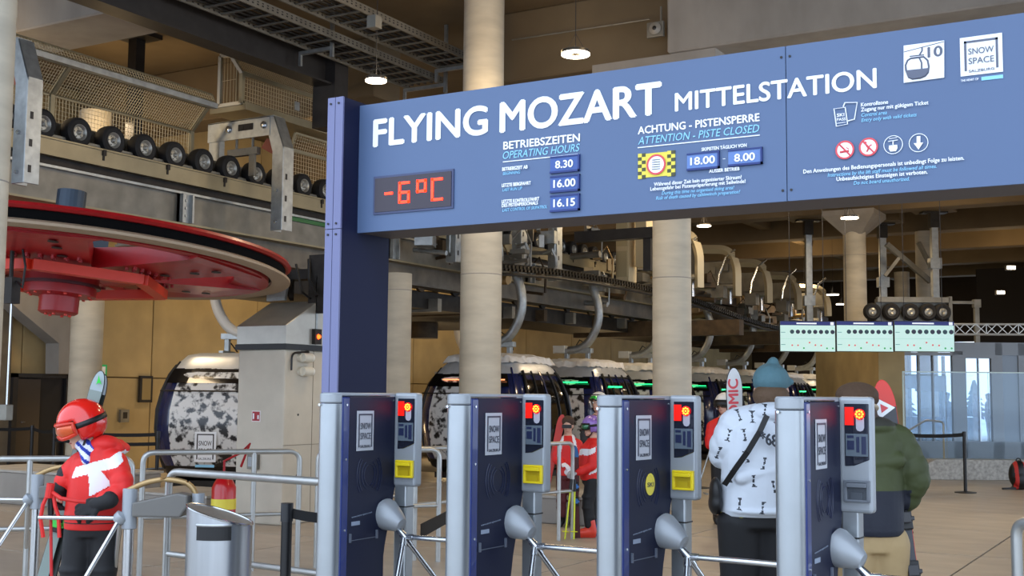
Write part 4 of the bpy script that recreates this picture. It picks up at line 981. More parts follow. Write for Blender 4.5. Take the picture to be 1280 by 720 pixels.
GX = -11.21; gy0 = 18.79
g2 = cabin(1, ORANGEL, 1); g2.location = (GX, gy0, .02); g2['label'] = 'nearest snow topped cabin with orange light strip, behind the two left ski gates'; g2['group'] = 'cabins queued in the right lane'
g3 = cabin(1, GREENL, 2); g3.location = (GX, gy0+3.15, .02); g3['group'] = 'cabins queued in the right lane'
g3['label'] = 'second snow topped cabin with green light strips, left of the purple helmet'
for i in range(2, 9):
    lab = ['third cabin with green light strips, half behind the column under the sign', 'fourth cabin, first one right of the column under the sign', 'fifth cabin, left of the red and white ski tip', 'sixth cabin in the dark queue behind the patterned jacket',
           'seventh cabin in the dark queue behind the teal hat', 'eighth cabin deep in the queue', 'last cabin visible in the queue'][i-2]
    copy_tree(g3, None, (GX, gy0+3.15*i, .02), 0, lab)
g1 = cabin(-1, None, 0); pz1 = dep(262, 450, 19.4)
pc = dep(299, 540, 19.5); g1.location = (pc.x, pc.y, .02); g1['label'] = 'silver roofed cabin with black and white snow artwork left of the concrete pillar'; g1.rotation_euler = (0, 0, radians(24))
hy = zprof(.8)[1]
logo(g1, (-.30, -hy-.02, .42), (1, 0, 0), (0, 0, 1), .34, .46, False, ink=mat('logo brown', '3a3434', .5))
m = MB(); m.bb(-.28, .02, -hy-.022, -hy-.02, .34, .38); m.build('logo_tag', LBLUE, g1)
hy = zprof(.8)[1]

gq = dep(592, 540, 30); copy_tree(g1, None, (gq.x, gq.y, .02), radians(10), 'far left lane cabin glimpsed between the post and the nearest orange striped cabin')
# rails and running gear above the cabins
t = thing('running_rail', 'dark curved rail with chain links above the cabin hanger arms', 'machine', (-10.6, 18, 3.7))
ch = [(-10.6, 17.0, 3.66), (-10.6, 18.2, 3.74), (-10.6, 19.7, 3.82), (-10.6, 21.4, 3.86), (-10.6, 24, 3.86), (-10.6, 26.7, 3.80), (-10.6, 28, 3.72), (-10.6, 29.8, 3.6), (-10.6, 31.8, 3.5), (-10.6, 36, 3.44)]
m = MB(); m.tube(ch, .05, 8); m.tube([(x, y, z-.13) for x, y, z in ch], .03, 8); m.build('rail_tube', DARK, t, True, smooth=True)
m = MB(); k = 0
for i in range(len(ch)-1):
    a, b = Vector(ch[i]), Vector(ch[i+1]); n_ = int((b-a).length/.13)
    for q in range(n_):
        p = a+(b-a)*q/n_; m.box((p.x, p.y, p.z-.02), (.10, .07, .11)); m.box((p.x+.05, p.y+.06, p.z), (.04, .05, .05))
o = m.build('chain_link', mat('oiled chain', '3a352c', .35, .8), t, True); o['kind'] = 'stuff'
m = MB()
for y in (17.6, 18.6, 19.6):
    m = MB(); m.tube([(-10.75, y, 4.15), (-10.55, y, 4.2), (-10.5, y+.05, 4.05), (-10.52, y+.1, 3.9), (-10.6, y+.1, 3.82)], .035, 8); m.build('guide_hook', GALV, t, True, smooth=True)
rnd = random.Random(11)
t = thing('drive_machinery', 'dense dark machinery of shafts, plates and gears under the conveyor deck', 'machine', (-11.0, 20, 3.0))
for q in range(14):
    m = MB(); y = 17.6+q*1.3
    m.bb(-13.2, -11.75, y, y+.12, 2.95+.02*q, 3.18+.02*q); m.build('cross_member', DARKB if q % 2 else GALVD, t, True)
for q in range(26):
    y = 16.5+q*.85; m = MB(); x = -11.3+rnd.uniform(-.5, .8); z = 3.75+rnd.uniform(-.1, .9)
    for _ in range(3):
        d = (rnd.uniform(.05, .3), rnd.uniform(.05, .4), rnd.uniform(.06, .25)); m.box((x+rnd.uniform(-.3, .3), y+rnd.uniform(-.3, .3), z+rnd.uniform(-.2, .2)), d, rnd.uniform(0, .8))
    m.cyl((x-.3, y, z-.3), (x+.35, y, z-.3+rnd.uniform(-.1, .1)), rnd.uniform(.03, .09), n=10)
    m.tube([(x, y, z+.1), (x+.2, y+.1, z+.35), (x+.32, y+.15, z+.05), (x+.28, y+.2, z-.35)], rnd.uniform(.012, .03), 6)
    m.build('mechanism', [GALV, DARKB, GALVD, WARMSTEEL][q % 4], t, True)
for q in range(18):
    y = 17.2+q*1.1; m = MB(); m.lathe([(.04, -.03), (.13, -.03), (.14, 0), (.13, .03), (.04, .03)], (-11.85, y, 3.4), (1, 0, 0), 20, closed=True); m.build('pulley', DARK if q % 3 else DARKB, t, True, smooth=True)
m = MB(); m.bb(-13.6, -11.95, 13.5, 36, 3.0, 3.3); m.bb(-14.5, -13.6, 15, 30, 3.1, 3.2); m.build('lower_deck', DARK, t, True)
for y in (26, 31, 36): m = MB(); m.bb(-13.4, -9.2, y, y+.3, 2.9, 3.25); m.build('brown_girder', DARKB, t, True)
t = thing('return_wheel', 'dark horizontal return wheel low above the nearest snow topped cabin', 'wheel', (-14.7, 21.5, 3.1))
m = MB(); m.lathe([(0, -.05), (2.0, -.12), (2.3, -.1), (2.35, 0), (2.2, .05), (0, .05)], n=64); m.build('wheel_disc', DARK, t, smooth=True)
m = MB(); m.lathe([(2.3, -.06), (2.42, -.08), (2.42, .02), (2.3, .02)], n=64, closed=True); m.build('wheel_rim', GALVD, t, smooth=True)
m = MB(); m.cyl((0, 0, -.4), (0, 0, .6), .3, n=24); m.build('hub', DARKB, t, smooth=True)
# grey control cabinets and portals further on
t = thing('curved_frame_row', 'row of cream curved grip frames receding right of the column under the sign', 'machine', (-10.6, 26, 3.8))
for q, y in enumerate((25.5, 28.0, 30.4, 33.0, 36.0)):
    m = MB(); m.tube(rounded([(-10.9, y, 5.25-.1*q), (-10.15, y, 5.2-.1*q), (-9.95, y, 4.8-.1*q), (-9.95, y, 3.95)], .25, 5), .11, 4); m.build('curved_frame', mat('cream painted steel', 'b8ae94', .45, .3), t, True)
    m = MB(); m.bb(-11.2, -10.1, y+.3, y+.36, 4.2, 4.9-.05*q); m.cyl((-10.6, y, 4.2), (-10.0, y+.1, 4.2), .08, n=12); m.bb(-10.5, -10.2, y-.3, y, 3.9, 4.2); m.build('frame_gear', GALVD, t, True)
    m = MB(); m.tube([(-10.4, y-.2, 4.0), (-10.35, y-.15, 4.5), (-10.2, y-.1, 4.9), (-10.0, y, 5.1)], .03, 6); m.cyl((-10.3, y+.5, 3.8), (-10.3, y+.5, 4.7), .05, n=8); m.build('rod', CHROME, t, True)
# steel beam seen through between the columns and small pieces beneath
m = MB(); m.bb(-10.4, -8.7, 20.2, 20.4, 4.40, 4.60); m.bb(-9.0, -8.85, 20.25, 20.4, 3.8, 4.5); setp(m.build('steel_crossbeam', STEELD), 'dark steel crossbeam just left of the column under the sign', 'beam')
t = thing('control_cabinet', 'pale upright control cabinets glimpsed under the sign left of the middle column', 'cabinet', (-10.6, 23.0, 3.9))
m = MB(); m.bb(-10.85, -10.55, 23, 23.4, 3.9, 5.4); m.bb(-10.4, -10.15, 23, 23.4, 4.2, 5.4); m.build('housing', mat('cream cabinet', 'c4b490', .5), t, True, bev=.01); m = MB(); m.bb(-10.82, -10.58, 22.98, 23, 4.0, 4.55); m.bb(-10.82, -10.58, 22.98, 23, 4.65, 5.3); m.build('door_panel', mat('cream door', 'b0a27e', .5), t, True)
# scaffold trolley by far left cabin
t = thing('rail_trolley', 'small pale steel trolley standing left of the nearest snow topped cabin', 'trolley', (-14.2, 22.5, 0))
m = MB()
for x in (-14.9, -14.1, -13.5):
    m.bar((x, 22.3, 0), (x, 22.3, 2.0), .05, .05); m.bar((x, 23.0, 0), (x, 23.0, 2.0), .05, .05)
m.build('upright', GALV, t, True); m = MB(); m.bb(-14.95, -13.45, 22.25, 23.05, 1.35, 1.42); m.bb(-14.95, -13.45, 22.25, 23.05, .7, .77); m.build('shelf', DARKB, t, True)
m = MB(); m.bb(-14.9, -14.45, 22.3, 22.8, 1.45, 1.85); m.bb(-14.2, -13.8, 22.3, 22.8, 1.45, 1.85); m.build('white_box', mat('white box', 'b8b4a8', .5), t, True)
m = MB(); m.tube(rounded([(-13.9, 22.2, 1.9), (-13.9, 22.2, 2.3), (-13.4, 22.2, 2.35), (-13.4, 22.2, 1.9)], .1), .02, 6); m.build('handle', WARMSTEEL, t, True)

# suspended posts with braces and the right hand tyre bank
def hang_post(px, py0, py1, d, label, w_=.16):
    a = on_z(px, py0, 5.96); d = (a-CAM).dot(FW); b = dep(px, py1, d); beam(a.x-.5, a.x+.5, a.y-.3, a.y+.3, 6.0, 7.1, 'ceiling_pad', CEIL); t = thing('hanging_post', label, 'post', (a.x, a.y, b.z), radians(30), 'grey posts hanging from the hall ceiling')
    h = a.z-b.z; z1 = 6.0-b.z if False else h
    m = MB(); m.bb(-w_/2, w_/2, -w_/2, w_/2, 0, z1); m.build('post', GALV, t, bev=.006, seg=1)
    m = MB(); m.bb(-.3, .3, -.15, .15, z1, z1+.04); m.bb(-w_*.7, w_*.7, -.1, .1, z1-.35, z1); m.build('head_plate', DARK, t)
    m = MB(); m.bb(-w_*.85, w_*.85, -w_*.7, w_*.7, h*.35, h*.35+.25); m.build('joint_box', GALV, t); return a, b
hang_post(1010, 277, 440, 26.5, 'left grey post hanging from the ceiling above the first information screen')
p1 = hang_post(1102.5, 281, 402, 26.5, 'middle grey post hanging from the ceiling above the second information screen')
p2 = hang_post(1167, 267, 374, 26.5, 'right grey post hanging from the ceiling above the third information screen')
m = MB(); m.bar(dep(1108, 305, 29.8), dep(1163, 352, 29.8), .12, .12); setp(m.build('diagonal_brace', GALVD), 'long diagonal steel brace between the two right hanging posts', 'brace')
m = MB(); m.bar(dep(1148, 303, 29.8), dep(1162, 330, 29.8), .09, .09); setp(m.build('diagonal_brace', GALVD), 'short diagonal brace at the right hanging post', 'brace')
m = MB(); m.bar(dep(1124, 322, 29.8), dep(1106, 345, 29.8), .08, .08); setp(m.build('diagonal_brace', GALVD), 'short diagonal brace at the middle hanging post', 'brace')
tb = thing('tyre_bank', 'small row of five black tyres in a grey frame above the information screens', 'machine', dep(1135, 390, 27.5), radians(30.2)); s_ = 27.5/FPX
for i, x in enumerate((1090, 1114, 1138, 1160, 1178)):
    m = MB(); c = Vector(((x-1135)*s_, 0, .0)); m.lathe([(.10, -.07), (.16, -.08), (.20, -.03), (.20, .03), (.16, .08), (.10, .07)], c, (0, 1, 0), 22); ty = m.build('tyre', TYRE, tb, smooth=True)
    m = MB(); m.lathe([(0, -.05), (.05, -.07), (.10, -.05), (.10, .05), (0, .05)], c, (0, 1, 0), 18); m.build('rim', RIM, ty, smooth=True)
m = MB(); m.bb(-.7, .95, -.05, .1, .22, .34); m.bb(-.7, .95, .1, .2, -.2, .3); m.bb(.92, 1.0, -.05, .1, -.5, .36); m.bb(1.0, 1.62, -.02, .06, .2, .26); m.bb(1.5, 1.66, -.04, .1, .12, .3); m.bb(1.52, 1.62, -.03, .07, -.75, .25); m.build('frame', GALVD, tb)

# information screens
lb = ['left information screen with a blue header and rows of dark dots', 'middle information screen hanging between two like it', 'right information screen, next to the white truss']
for i, (x0, x1) in enumerate(((975, 1044.6), (1045.8, 1117), (1118.2, 1193.5))):
    d = 22.0; A = dep(x0, 439.5, d); Bq = dep(x1, 440.5, d); Tq = dep(x0, 400.8, d)
    ang = atan2(Bq.y-A.y, Bq.x-A.x); wd = (Vector((Bq.x-A.x, Bq.y-A.y, 0))).length; ht = Tq.z-A.z
    t = thing('information_screen', lb[i], 'screen', A, ang, 'information screens under the ceiling')
    m = MB(); m.bb(0, wd, .0, .07, 0, ht); m.build('casing', BLACK, t)
    m = MB(); m.cyl((.2, .05, ht), (.2, .05, 7.1-A.z), .006, n=6); m.cyl((wd-.2, .05, ht), (wd-.2, .05, 7.1-A.z), .006, n=6); m.build('hanger', STEELD, t)['kind'] = 'stuff'
    m = MB(); m.bb(.008, wd-.008, -.004, 0, .01, ht-.01); m.build('display', mat('screen pale green', 'b8d6d0', .4, emit='b4d8d2', estr=.55), t)
    m = MB(); m.bb(.008, wd-.008, -.007, -.004, ht*.86, ht-.01); m.build('header_bar', mat('screen navy', '182060', .4, emit='182468', estr=.5), t)
    m = MB(); m.bb(wd*.3, wd*.66, -.009, -.007, ht*.90, ht*.945); m.bb(wd*.91, wd*.97, -.009, -.007, ht*.87, ht*.97); m.build('header_text', mat('screen white', 'e0e8f0', .4, emit='e0e8f0', estr=.5), t)
    m = MB(); m.bb(.02, .10, -.006, -.004, ht*.62, ht*.64); m.bb(.02, .10, -.006, -.004, ht*.22, ht*.24); m.bb(.02, wd*.98, -.0055, -.004, ht*.42, ht*.425); m.build('row_label', mat('screen teal', '5a90a0', .4, emit='5a90a0', estr=.4), t)
    for j in range(8):
        x = wd*(.22+.104*j); m = MB(); m.lathe([(0, 0), (wd*.038, 0), (wd*.038, .003), (0, .003)], (x, -.004, ht*.65), (0, -1, 0), 16); m.build('run_symbol', mat('screen dark a', '2c3048', .4) if j % 3 else mat('screen dark b', '2c4c58', .4), t)
    m = MB(); g_ = MB()
    for j, h in enumerate((.21, .21, None, .30, .22, .21, None, None)):
        x = wd*(.22+.104*j); mm = m if h else g_; mm.lathe([(0, 0), (wd*.016, 0), (wd*.016, .003), (0, .003)], (x, -.004, ht*(h or .12)), (0, -1, 0), 10)
    m.build('red_dot', mat('screen red', 'd06068', .4, emit='d06068', estr=.4), t); g_.build('green_dot', mat('screen green', '28a060', .4, emit='28a060', estr=.4), t)
t = thing('lighting_truss', 'white lattice truss right of the information screens', 'truss', dep(1193, 411, 22.6), radians(26)); L = 1.95; hh = .19
m = MB()
for y in (0, .18):
    m.cyl((-2.9, y+.25, hh/2), (L, y, hh/2), .016, n=8); m.cyl((-2.9, y+.25, -hh/2), (L, y, -hh/2), .016, n=8)
m.build('chord', mat('truss white', 'c8c8c4', .4, .3), t)
m = MB(); n_ = 10
for i in range(n_):
    x0, x1 = L*i/n_, L*(i+1)/n_; m.bar((x0, 0, (-1)**i*hh/2), (x1, 0, -(-1)**i*hh/2), .014, .014); m.bar((x0, 0, -(-1)**i*hh/2), (x1, 0, (-1)**i*hh/2), .012, .012)
    if i % 3 == 0: m.bar((x0, 0, -hh/2), (x0, 0, hh/2), .014, .014)
m.build('lattice', MATS['truss white'], t)
# glazed room at the right
fd = 24.0
def FP(x, y, d=24.0): return dep(x, y, d)
gr = FP(1130, 560); hx = Vector((RT.x, RT.y, 0)).normalized(); ga = atan2(hx.y, hx.x)
gb = thing('glazed_room', 'grey framed glazed waiting room at the right with daylight behind', 'building', (gr.x, gr.y, 0), ga); sc_ = 24.0/FPX
gb['kind'] = 'structure'
del gb['category']
def gx_(px): return (px-1130)*sc_
def gz_(py): return 1.5+(500.5-py)*sc_
Gf = FRAMEG
def fr(x0, x1, y0, y1, name='frame', d0=0.0, d1=.12, mt=None):
    m = MB(); m.bb(gx_(x0), gx_(x1), d0, d1, gz_(y1), gz_(y0)); return m.build(name, mt or Gf, gb)
fr(1195, 1300, 429, 445, 'lintel'); fr(1193, 1206, 440, 575, 'mullion'); fr(1247, 1256, 430, 575, 'mullion'); fr(1276, 1284, 430, 575, 'mullion'); fr(1206, 1210, 445, 575, 'door_frame'); fr(1242, 1247, 445, 575, 'door_frame')
fr(1133, 1300, 553, 575, 'sill'); fr(1133, 1195, 442, 446, 'transom'); fr(1210, 1242, 445, 449, 'transom'); fr(1150, 1152, 446, 553, 'mullion'); fr(1168, 1169.5, 446, 553, 'mullion'); fr(1226, 1227.5, 449, 553, 'mullion', mt=CHROME)
m = MB(); m.bb(gx_(1133), gx_(1300), .05, .06, gz_(575), gz_(445)); m.build('pane', GLASSB, gb)
m = MB(); m.bb(gx_(1256), gx_(1276), .03, .04, gz_(553), gz_(445)); m.build('pane_frosted', mat('grey pane', '7c8894', .25), gb)
# rear frontage of that room: tan fascia, posts, low wall
fr(1133, 1215, 466, 486, 'fascia', 3.0, 3.2, mat('tan fascia', '7c6a50', .7)); fr(1210, 1250, 468, 490, 'fascia', 2.9, 3.1, mat('tan fascia', '7c6a50', .7))
fr(1133, 1300, 526, 575, 'parapet', 3.0, 3.2, mat('grey parapet', '565a60', .7)); 
for x in (1140, 1166, 1200, 1248): fr(x, x+3, 440, 575, 'rear_mullion', 3.0, 3.1)
fr(1100, 1133, 430, 575, 'side_wall', .0, 5.0, CWALL)
# glass balustrade in front
gp = thing('glass_balustrade', 'clear glass balustrade with a bright top edge in front of the glazed room', 'balustrade', FP(1131, 600, 22.6)*Vector((1, 1, 0)) if False else (dep(1131, 560, 22.6).x, dep(1131, 560, 22.6).y, 0), ga); s2 = 22.6/FPX
z1 = 1.5+(500-467)*s2; z0 = 1.5+(500-575)*s2
for i in range(3):
    m = MB(); m.bb(i*1.0*.8+.005, (i+1)*.8-.005, 0, .018, z0, z1); m.build('pane', GLASS, gp)
m = MB(); m.bb(-.01, 2.45, -.006, .024, z1, z1+.022); m.build('top_edge', mat('bright glass edge', 'c8dcd8', .2, emit=None), gp); m = MB(); m.bb(-.02, .0, -.01, .03, z0, z1+.02); m.build('end_edge', MATS['bright glass edge'], gp)
m = MB(); m.tube(rounded([(.0, .3, 1.5+(500-547)*s2), ((1165-1131)*s2, .3, 1.5+(500-527)*s2), ((1187-1131)*s2, .3, 1.5+(500-529)*s2), ((1187-1131)*s2, .3, .2)], .06), .02, 8)
o = m.build('stair_rail', WARMSTEEL, None); o.location = gp.location; o.rotation_euler = (0, 0, ga); setp(o, 'bent steel stair handrail behind the glass balustrade', 'handrail')
sb = thing('stone_base', 'low speckled grey stone base under the glass balustrade', 'plinth', (gp.location.x, gp.location.y, 0), ga)
m = MB(); m.prism([(.0, 0), (.0, .12), (.55, z0+.0), (2.6, z0+.0), (2.6, 0)], (0, -.1, 0), (1, 0, 0), (0, 0, 1), -.5); m.build('base_block', STONE, sb, bev=.01)
# exterior at the back: snow, dark trees, people
m = MB(); m.bb(-60, 60, 53.4, 160, -.3, -.05); struct(m.build('ground_rear', MATS['trodden snow ground']))

# ================================================================== CEILING FITTINGS
t = thing('steel_beam', 'long dark steel I-beam under the ceiling above the wire mesh guard', 'beam', (-10.9, 8, 5.9))
m = MB(); m.bb(-11.05, -10.75, 5, 13.3, 5.9, 5.93); m.bb(-11.05, -10.75, 5, 13.3, 6.42, 6.45); m.bb(-10.92, -10.88, 5, 13.3, 5.93, 6.42); m.build('girder', STEELD, t, True)
m = MB(); m.bb(-11.1, -10.7, 13.3, 13.6, 5.3, 6.5); m.build('end_plate', STEELD, t, True)
t = thing('steel_post', 'short dark steel post with a square head plate hanging behind the mesh guard', 'post', (-13.5, 13, 6))
pp = dep(171, 60, 19); m = MB(); m.bb(pp.x-.09, pp.x+.09, pp.y-.09, pp.y+.09, 5.2, 7.05); m.build('shaft', STEELD, t, True); m = MB(); m.bb(pp.x-.25, pp.x+.35, pp.y-.2, pp.y+.2, 7.03, 7.1); m.build('head_plate', STEELD, t, True)
def tray(x0, x1, y0, y1, z, label, cover=False):
    t = thing('cable_tray', label, 'cable tray', (x0, y0, z), 0, 'cable trays under the ceiling')
    for x in (x0, x1):
        m = MB(); m.bb(x-.012, x+.012, y0, y1, z, z+.11); sr = m.build('side_rail', GALVD, t, True)
        m = MB(); y = y0+.05
        while y < y1:
            m.bb(x-.0125, x+.0125, y, y+.035, z+.035, z+.055); m.bb(x-.0125, x+.0125, y, y+.035, z+.07, z+.085); y += .09
        o = m.build('perforation', BLACK, sr, True); o['kind'] = 'stuff'
    y = y0+.1
    while y < y1-.05:
        m = MB(); m.bb(x0, x1, y, y+.03, z+.02, z+.04); m.build('rung', GALVD, t, True); y += .3
    m = MB()
    for k in range(5): xx = x0+.08+k*(x1-x0-.16)/4; m.tube([(xx, y0, z+.06), (xx+.01, (y0+y1)/2, z+.065), (xx, y1, z+.06)], .022, 6)
    m.build('cable', BLACK, t, True)
tray(-10.62, -9.98, 9.0, 15.0, 6.2, 'left cable ladder tray under the ceiling with open rungs')
tray(-9.85, -9.23, 8.0, 14.8, 6.35, 'right cable ladder tray under the ceiling filled with dark cables')
def trapeze(x0, x1, y, z, label):
    t = thing('tray_hanger', label, 'bracket', (x1, y, z), 0, 'hangers carrying the cable trays')
    m = MB(); m.bb(x1-.025, x1+.025, y-.02, y+.02, z-.15, 7.1); m.build('rod', GALV, t, True); m = MB(); m.bb(x0, x1, y-.025, y+.025, z-.05, z); m.build('arm', GALV, t, True); m = MB(); m.bb(x0-.02, x0+.02, y-.02, y+.02, z-.2, z); m.build('end_stub', GALV, t, True)
trapeze(-10.75, -10.2, 12.6, 6.2, 'hanger of the cable trays above the wire mesh box')
trapeze(-10.65, -9.9, 14.95, 6.2, 'hanger of the cable trays left of the tall column')
trapeze(-9.9, -9.15, 14.7, 6.35, 'upper hanger of the right cable tray beside the tall column')
def pendant(px, py, d, r, label, wire=True, zt=7.1):
    c = dep(px, py, d); t = thing('pendant_lamp', label, 'lamp', c, 0, 'glowing ring pendant lamps')
    m = MB(); m.lathe([(r*.5, -.018), (r, -.018), (r, .0), (r*.5, .0)], n=32, closed=True); m.build('ring_light', RINGL, t, smooth=True)
    m = MB(); m.lathe([(r*.48, .0), (r*1.02, .0), (r*1.02, .03), (r*.48, .03)], n=32, closed=True); m.build('housing', mat('lamp housing', '4a443a', .4, .5), t, smooth=True)
    m = MB(); m.cyl((0, 0, .03), (0, 0, zt-c.z), .004, n=6)
    for k in range(3): a = 2*pi*k/3; m.bar((r*.7*cos(a), r*.7*sin(a), .03), (0, 0, .22), .004, .004)
    m.build('wire', STEELD, t)
    lamp('POINT', (c.x, c.y, c.z-.08), 14, r, (1, .82, .58))
pendant(470, 100, 13.5, .118, 'glowing ring lamp hanging left of the tall column')
pendant(719.5, 67, 12.9, .152, 'largest glowing ring lamp, just above the blue sign right of the tall column')
pendant(880, 282, 26, .15, 'ring lamp just under the sign right of the middle column', zt=7.1)
pendant(1062, 272, 22, .155, 'ring lamp in front of the flared capital column')
for i, (x, y, d) in enumerate([(1041, 368, 34), (1052, 380, 38), (1005, 381, 38)]): pendant(x, y, d, .17, ['small far ring lamp left of the flared capital column, upper', 'small far ring lamp left of the flared capital column, lower', 'tiny far ring lamp near the left hanging post'][i])
for i, (x, y) in enumerate([(1264, 335), (1251, 366)]):
    c = dep(x, y, 30-i*-3); t = thing('wall_floodlight', ['upper small bright floodlight at the right picture edge', 'lower small bright floodlight near the right picture edge'][i], 'lamp', c, radians(30), 'small floodlights at the right')
    m = MB(); m.bb(-.10, .10, -.02, .0, -.03, .05); m.build('light_face', RINGL, t); m = MB(); m.bb(-.12, .12, 0, .1, -.05, .07); m.build('housing', GALVD, t)
# security camera on the beam
c = on_y(820, 37, 14.6); t = thing('security_camera', 'square grey security camera on the concrete beam above the sign', 'camera', c)
m = MB(); m.bb(-.12, .12, -.04, .02, -.11, .10); m.build('housing', GALVD, t, bev=.01); m = MB(); m.lathe([(0, 0), (.075, 0), (.085, .02), (.05, .04), (0, .045)], (0.01, -.04, 0), (0, -1, 0), 24); m.build('lens_ring', mat('camera grey', '8c8880', .4), t, smooth=True)
m = MB(); m.lathe([(0, 0), (.03, 0), (0, .012)], (0.01, -.083, 0), (0, -1, 0), 16); m.build('lens', BLACK, t, smooth=True)
m = MB(); m.bb(.07, .09, -.03, .0, .1, .3); m.build('bracket', GALVD, t)
m = MB(); a = on_y(640, 50, 14.55); b = on_y(812, 24, 14.55); m.cyl(a, b, .012, n=8); setp(m.build('conduit', GALVD), 'thin steel conduit running along the concrete beam to the security camera', 'conduit')
c = dep(468, 27, 13.5); m = MB(); m.bb(c.x-.06, c.x+.06, c.y-.06, c.y+.06, c.z-.08, c.z+.06); setp(m.build('junction_box', GALVD), 'small junction box above the left ring lamp', 'box')

# ================================================================== LEFT WALL FITTINGS
XW = -18.08
def wallbox(x0, y0, x1, y1, name, label, cat, parts, dep_=.04):
    a = on_x(x0, y1, XW+dep_); b = on_x(x1, y0, XW+dep_); t = thing(name, label, cat, (XW, a.y, a.z)); w_ = b.y-a.y; h = b.z-a.z
    for nm, f0, f1, g0, g1, dd, mt in parts:
        m = MB(); m.bb(0, dd, w_*f0, w_*f1, h*g0, h*g1); m.build(nm, mt, t)
    return t
wallbox(121, 456, 134, 485, 'exit_sign', 'green running man exit sign beside the ski tip of the child', 'sign', [('backplate', 0, 1, .5, 1, .04, mat('exit green', '1a8a4c', .4, emit='1a9a50', estr=.4)), ('running_figure', .4, .8, .6, .92, .05, WHITE), ('arrow', .08, .3, .7, .82, .05, WHITE), ('notice', 0.2, 1, 0, .42, .03, mat('tan notice', '8c7446', .6))])
wallbox(174, 470, 191, 503, 'picture_frame', 'dark framed notice on the yellow wall left of the black cabin', 'frame', [('frame', 0, 1, 0, 1, .05, STEELD), ('sheet', .16, .84, .1, .9, .055, mat('tan sheet', '8c7a50', .6))])
wallbox(150, 512, 161, 528, 'wall_switch_box', 'small grey switch box on the yellow wall right of the child', 'box', [('housing', 0, 1, 0, 1, .06, GALVD), ('window', .25, .75, .3, .8, .065, DARK)])
wallbox(126, 462, 140, 464, 'sign_bracket', 'thin bracket line above the exit sign', 'bracket', [('bar', 0, 1, 0, 1, .03, STEELD)]) if False else None
# pull rod hanging left
c = dep(15, 360, 11.5); e_ = dep(8, 512, 11.5); t = thing('pull_rod', 'thin hanging steel rod with a small grey box near the left picture edge', 'rod', (c.x, c.y, e_.z))
m = MB(); m.cyl((0, 0, 0), (0, 0, c.z-e_.z), .009, n=8); m.build('rod', CHROME, t); m = MB(); m.bb(-.05, .05, -.04, .04, -.10, .05); m.build('box', GALVD, t, bev=.008)
m = MB(); m.bb(-.06, .06, -.05, .05, c.z-e_.z-.15, c.z-e_.z+.1); m.cyl((-.02, 0, c.z-e_.z), (-.02, 0, c.z-e_.z+.5), .02, n=8); m.build('mechanism', DARK, t); m = MB(); m.tube([(.0, 0, c.z-e_.z+.1), (.15, 0, c.z-e_.z), (.18, 0, c.z-e_.z+.2), (.12, 0, c.z-e_.z+.4)], .012, 6); m.build('hose', BLACK, t)
# low concrete plinths
def plinth(x0, x1, y0, y1, z, label):
    t = thing('concrete_plinth', label, 'plinth', (x0, y0, 0)); m = MB(); m.bb(x0, x1, y0, y1, 0, z); m.build('block', CONC, t, True, bev=.02); m = MB(); m.bb(x0-.02, x1+.02, y0-.02, y1+.02, z, z+.03); m.build('top_slab', mat('plinth top', 'b0aca4', .8, var=.15, scale=6), t, True)
plinth(-7.3, -6.3, 12.6, 13.6, .30, 'low concrete plinth with snow left of the small child in red')
plinth(-14.8, -12.2, 10.6, 11.7, .42, 'low dark concrete plinth at the left picture edge behind the railings')
plinth(-12.0, -10.6, 10.9, 11.9, .22, 'low concrete plinth left of the concrete pillar')

# ================================================================== PEOPLE
def blob(name, prims, voxel, mats, parent, matfn=None, it=5):
    bm = bmesh.new()
    for p in prims:
        if p[0] == 's':
            r = p[2] if isinstance(p[2], (tuple, list)) else (p[2],)*3
            M = Matrix.Translation(Vector(p[1])) @ (p[3].to_4x4() if len(p) > 3 else Matrix()) @ Matrix.Diagonal((r[0], r[1], r[2], 1))
            bmesh.ops.create_icosphere(bm, subdivisions=3, radius=1, matrix=M)
        elif p[0] == 'c':
            a, b = Vector(p[1]), Vector(p[2]); ra, rb = p[3], p[4]; d = b-a
            bmesh.ops.create_icosphere(bm, subdivisions=2, radius=ra, matrix=Matrix.Translation(a)); bmesh.ops.create_icosphere(bm, subdivisions=2, radius=rb, matrix=Matrix.Translation(b))
            if d.length > 1e-4:
                M = Matrix.Translation((a+b)/2) @ d.to_track_quat('Z', 'Y').to_matrix().to_4x4()
                bmesh.ops.create_cone(bm, cap_ends=True, segments=20, radius1=ra, radius2=rb, depth=d.length, matrix=M)
        elif p[0] == 'l':
            rings = []; N = 28
            for (z, cx, cy, rx, ry) in p[1]:
                rings.append([bm.verts.new((cx+rx*cos(2*pi*j/N), cy+ry*sin(2*pi*j/N), z)) for j in range(N)])
            for i in range(len(rings)-1):
                for j in range(N): bm.faces.new((rings[i][j], rings[i][(j+1) % N], rings[i+1][(j+1) % N], rings[i+1][j]))
            bm.faces.new(rings[0][::-1]); bm.faces.new(rings[-1])
    me = bpy.data.meshes.new(name); bm.to_mesh(me); bm.free()
    o = bpy.data.objects.new('tmp_shape', me); COL.objects.link(o)
    r = o.modifiers.new('r', 'REMESH'); r.mode = 'VOXEL'; r.voxel_size = voxel
    s = o.modifiers.new('s', 'SMOOTH'); s.iterations = it; s.factor = .5
    dg = bpy.context.evaluated_depsgraph_get(); dg.update()
    m2 = bpy.data.meshes.new_from_object(o.evaluated_get(dg)); bpy.data.objects.remove(o); bpy.data.meshes.remove(me); m2.name = name
    m2.materials.clear()
    if not isinstance(mats, (list, tuple)): mats = [mats]
    for m in mats: m2.materials.append(m)
    m2.polygons.foreach_set('use_smooth', [True]*len(m2.polygons))
    m2.polygons.foreach_set('material_index', [matfn(f.center, f.normal) if matfn else 0 for f in m2.polygons])
    ob = bpy.data.objects.new(name, m2); COL.objects.link(ob); ob.parent = parent
    return ob
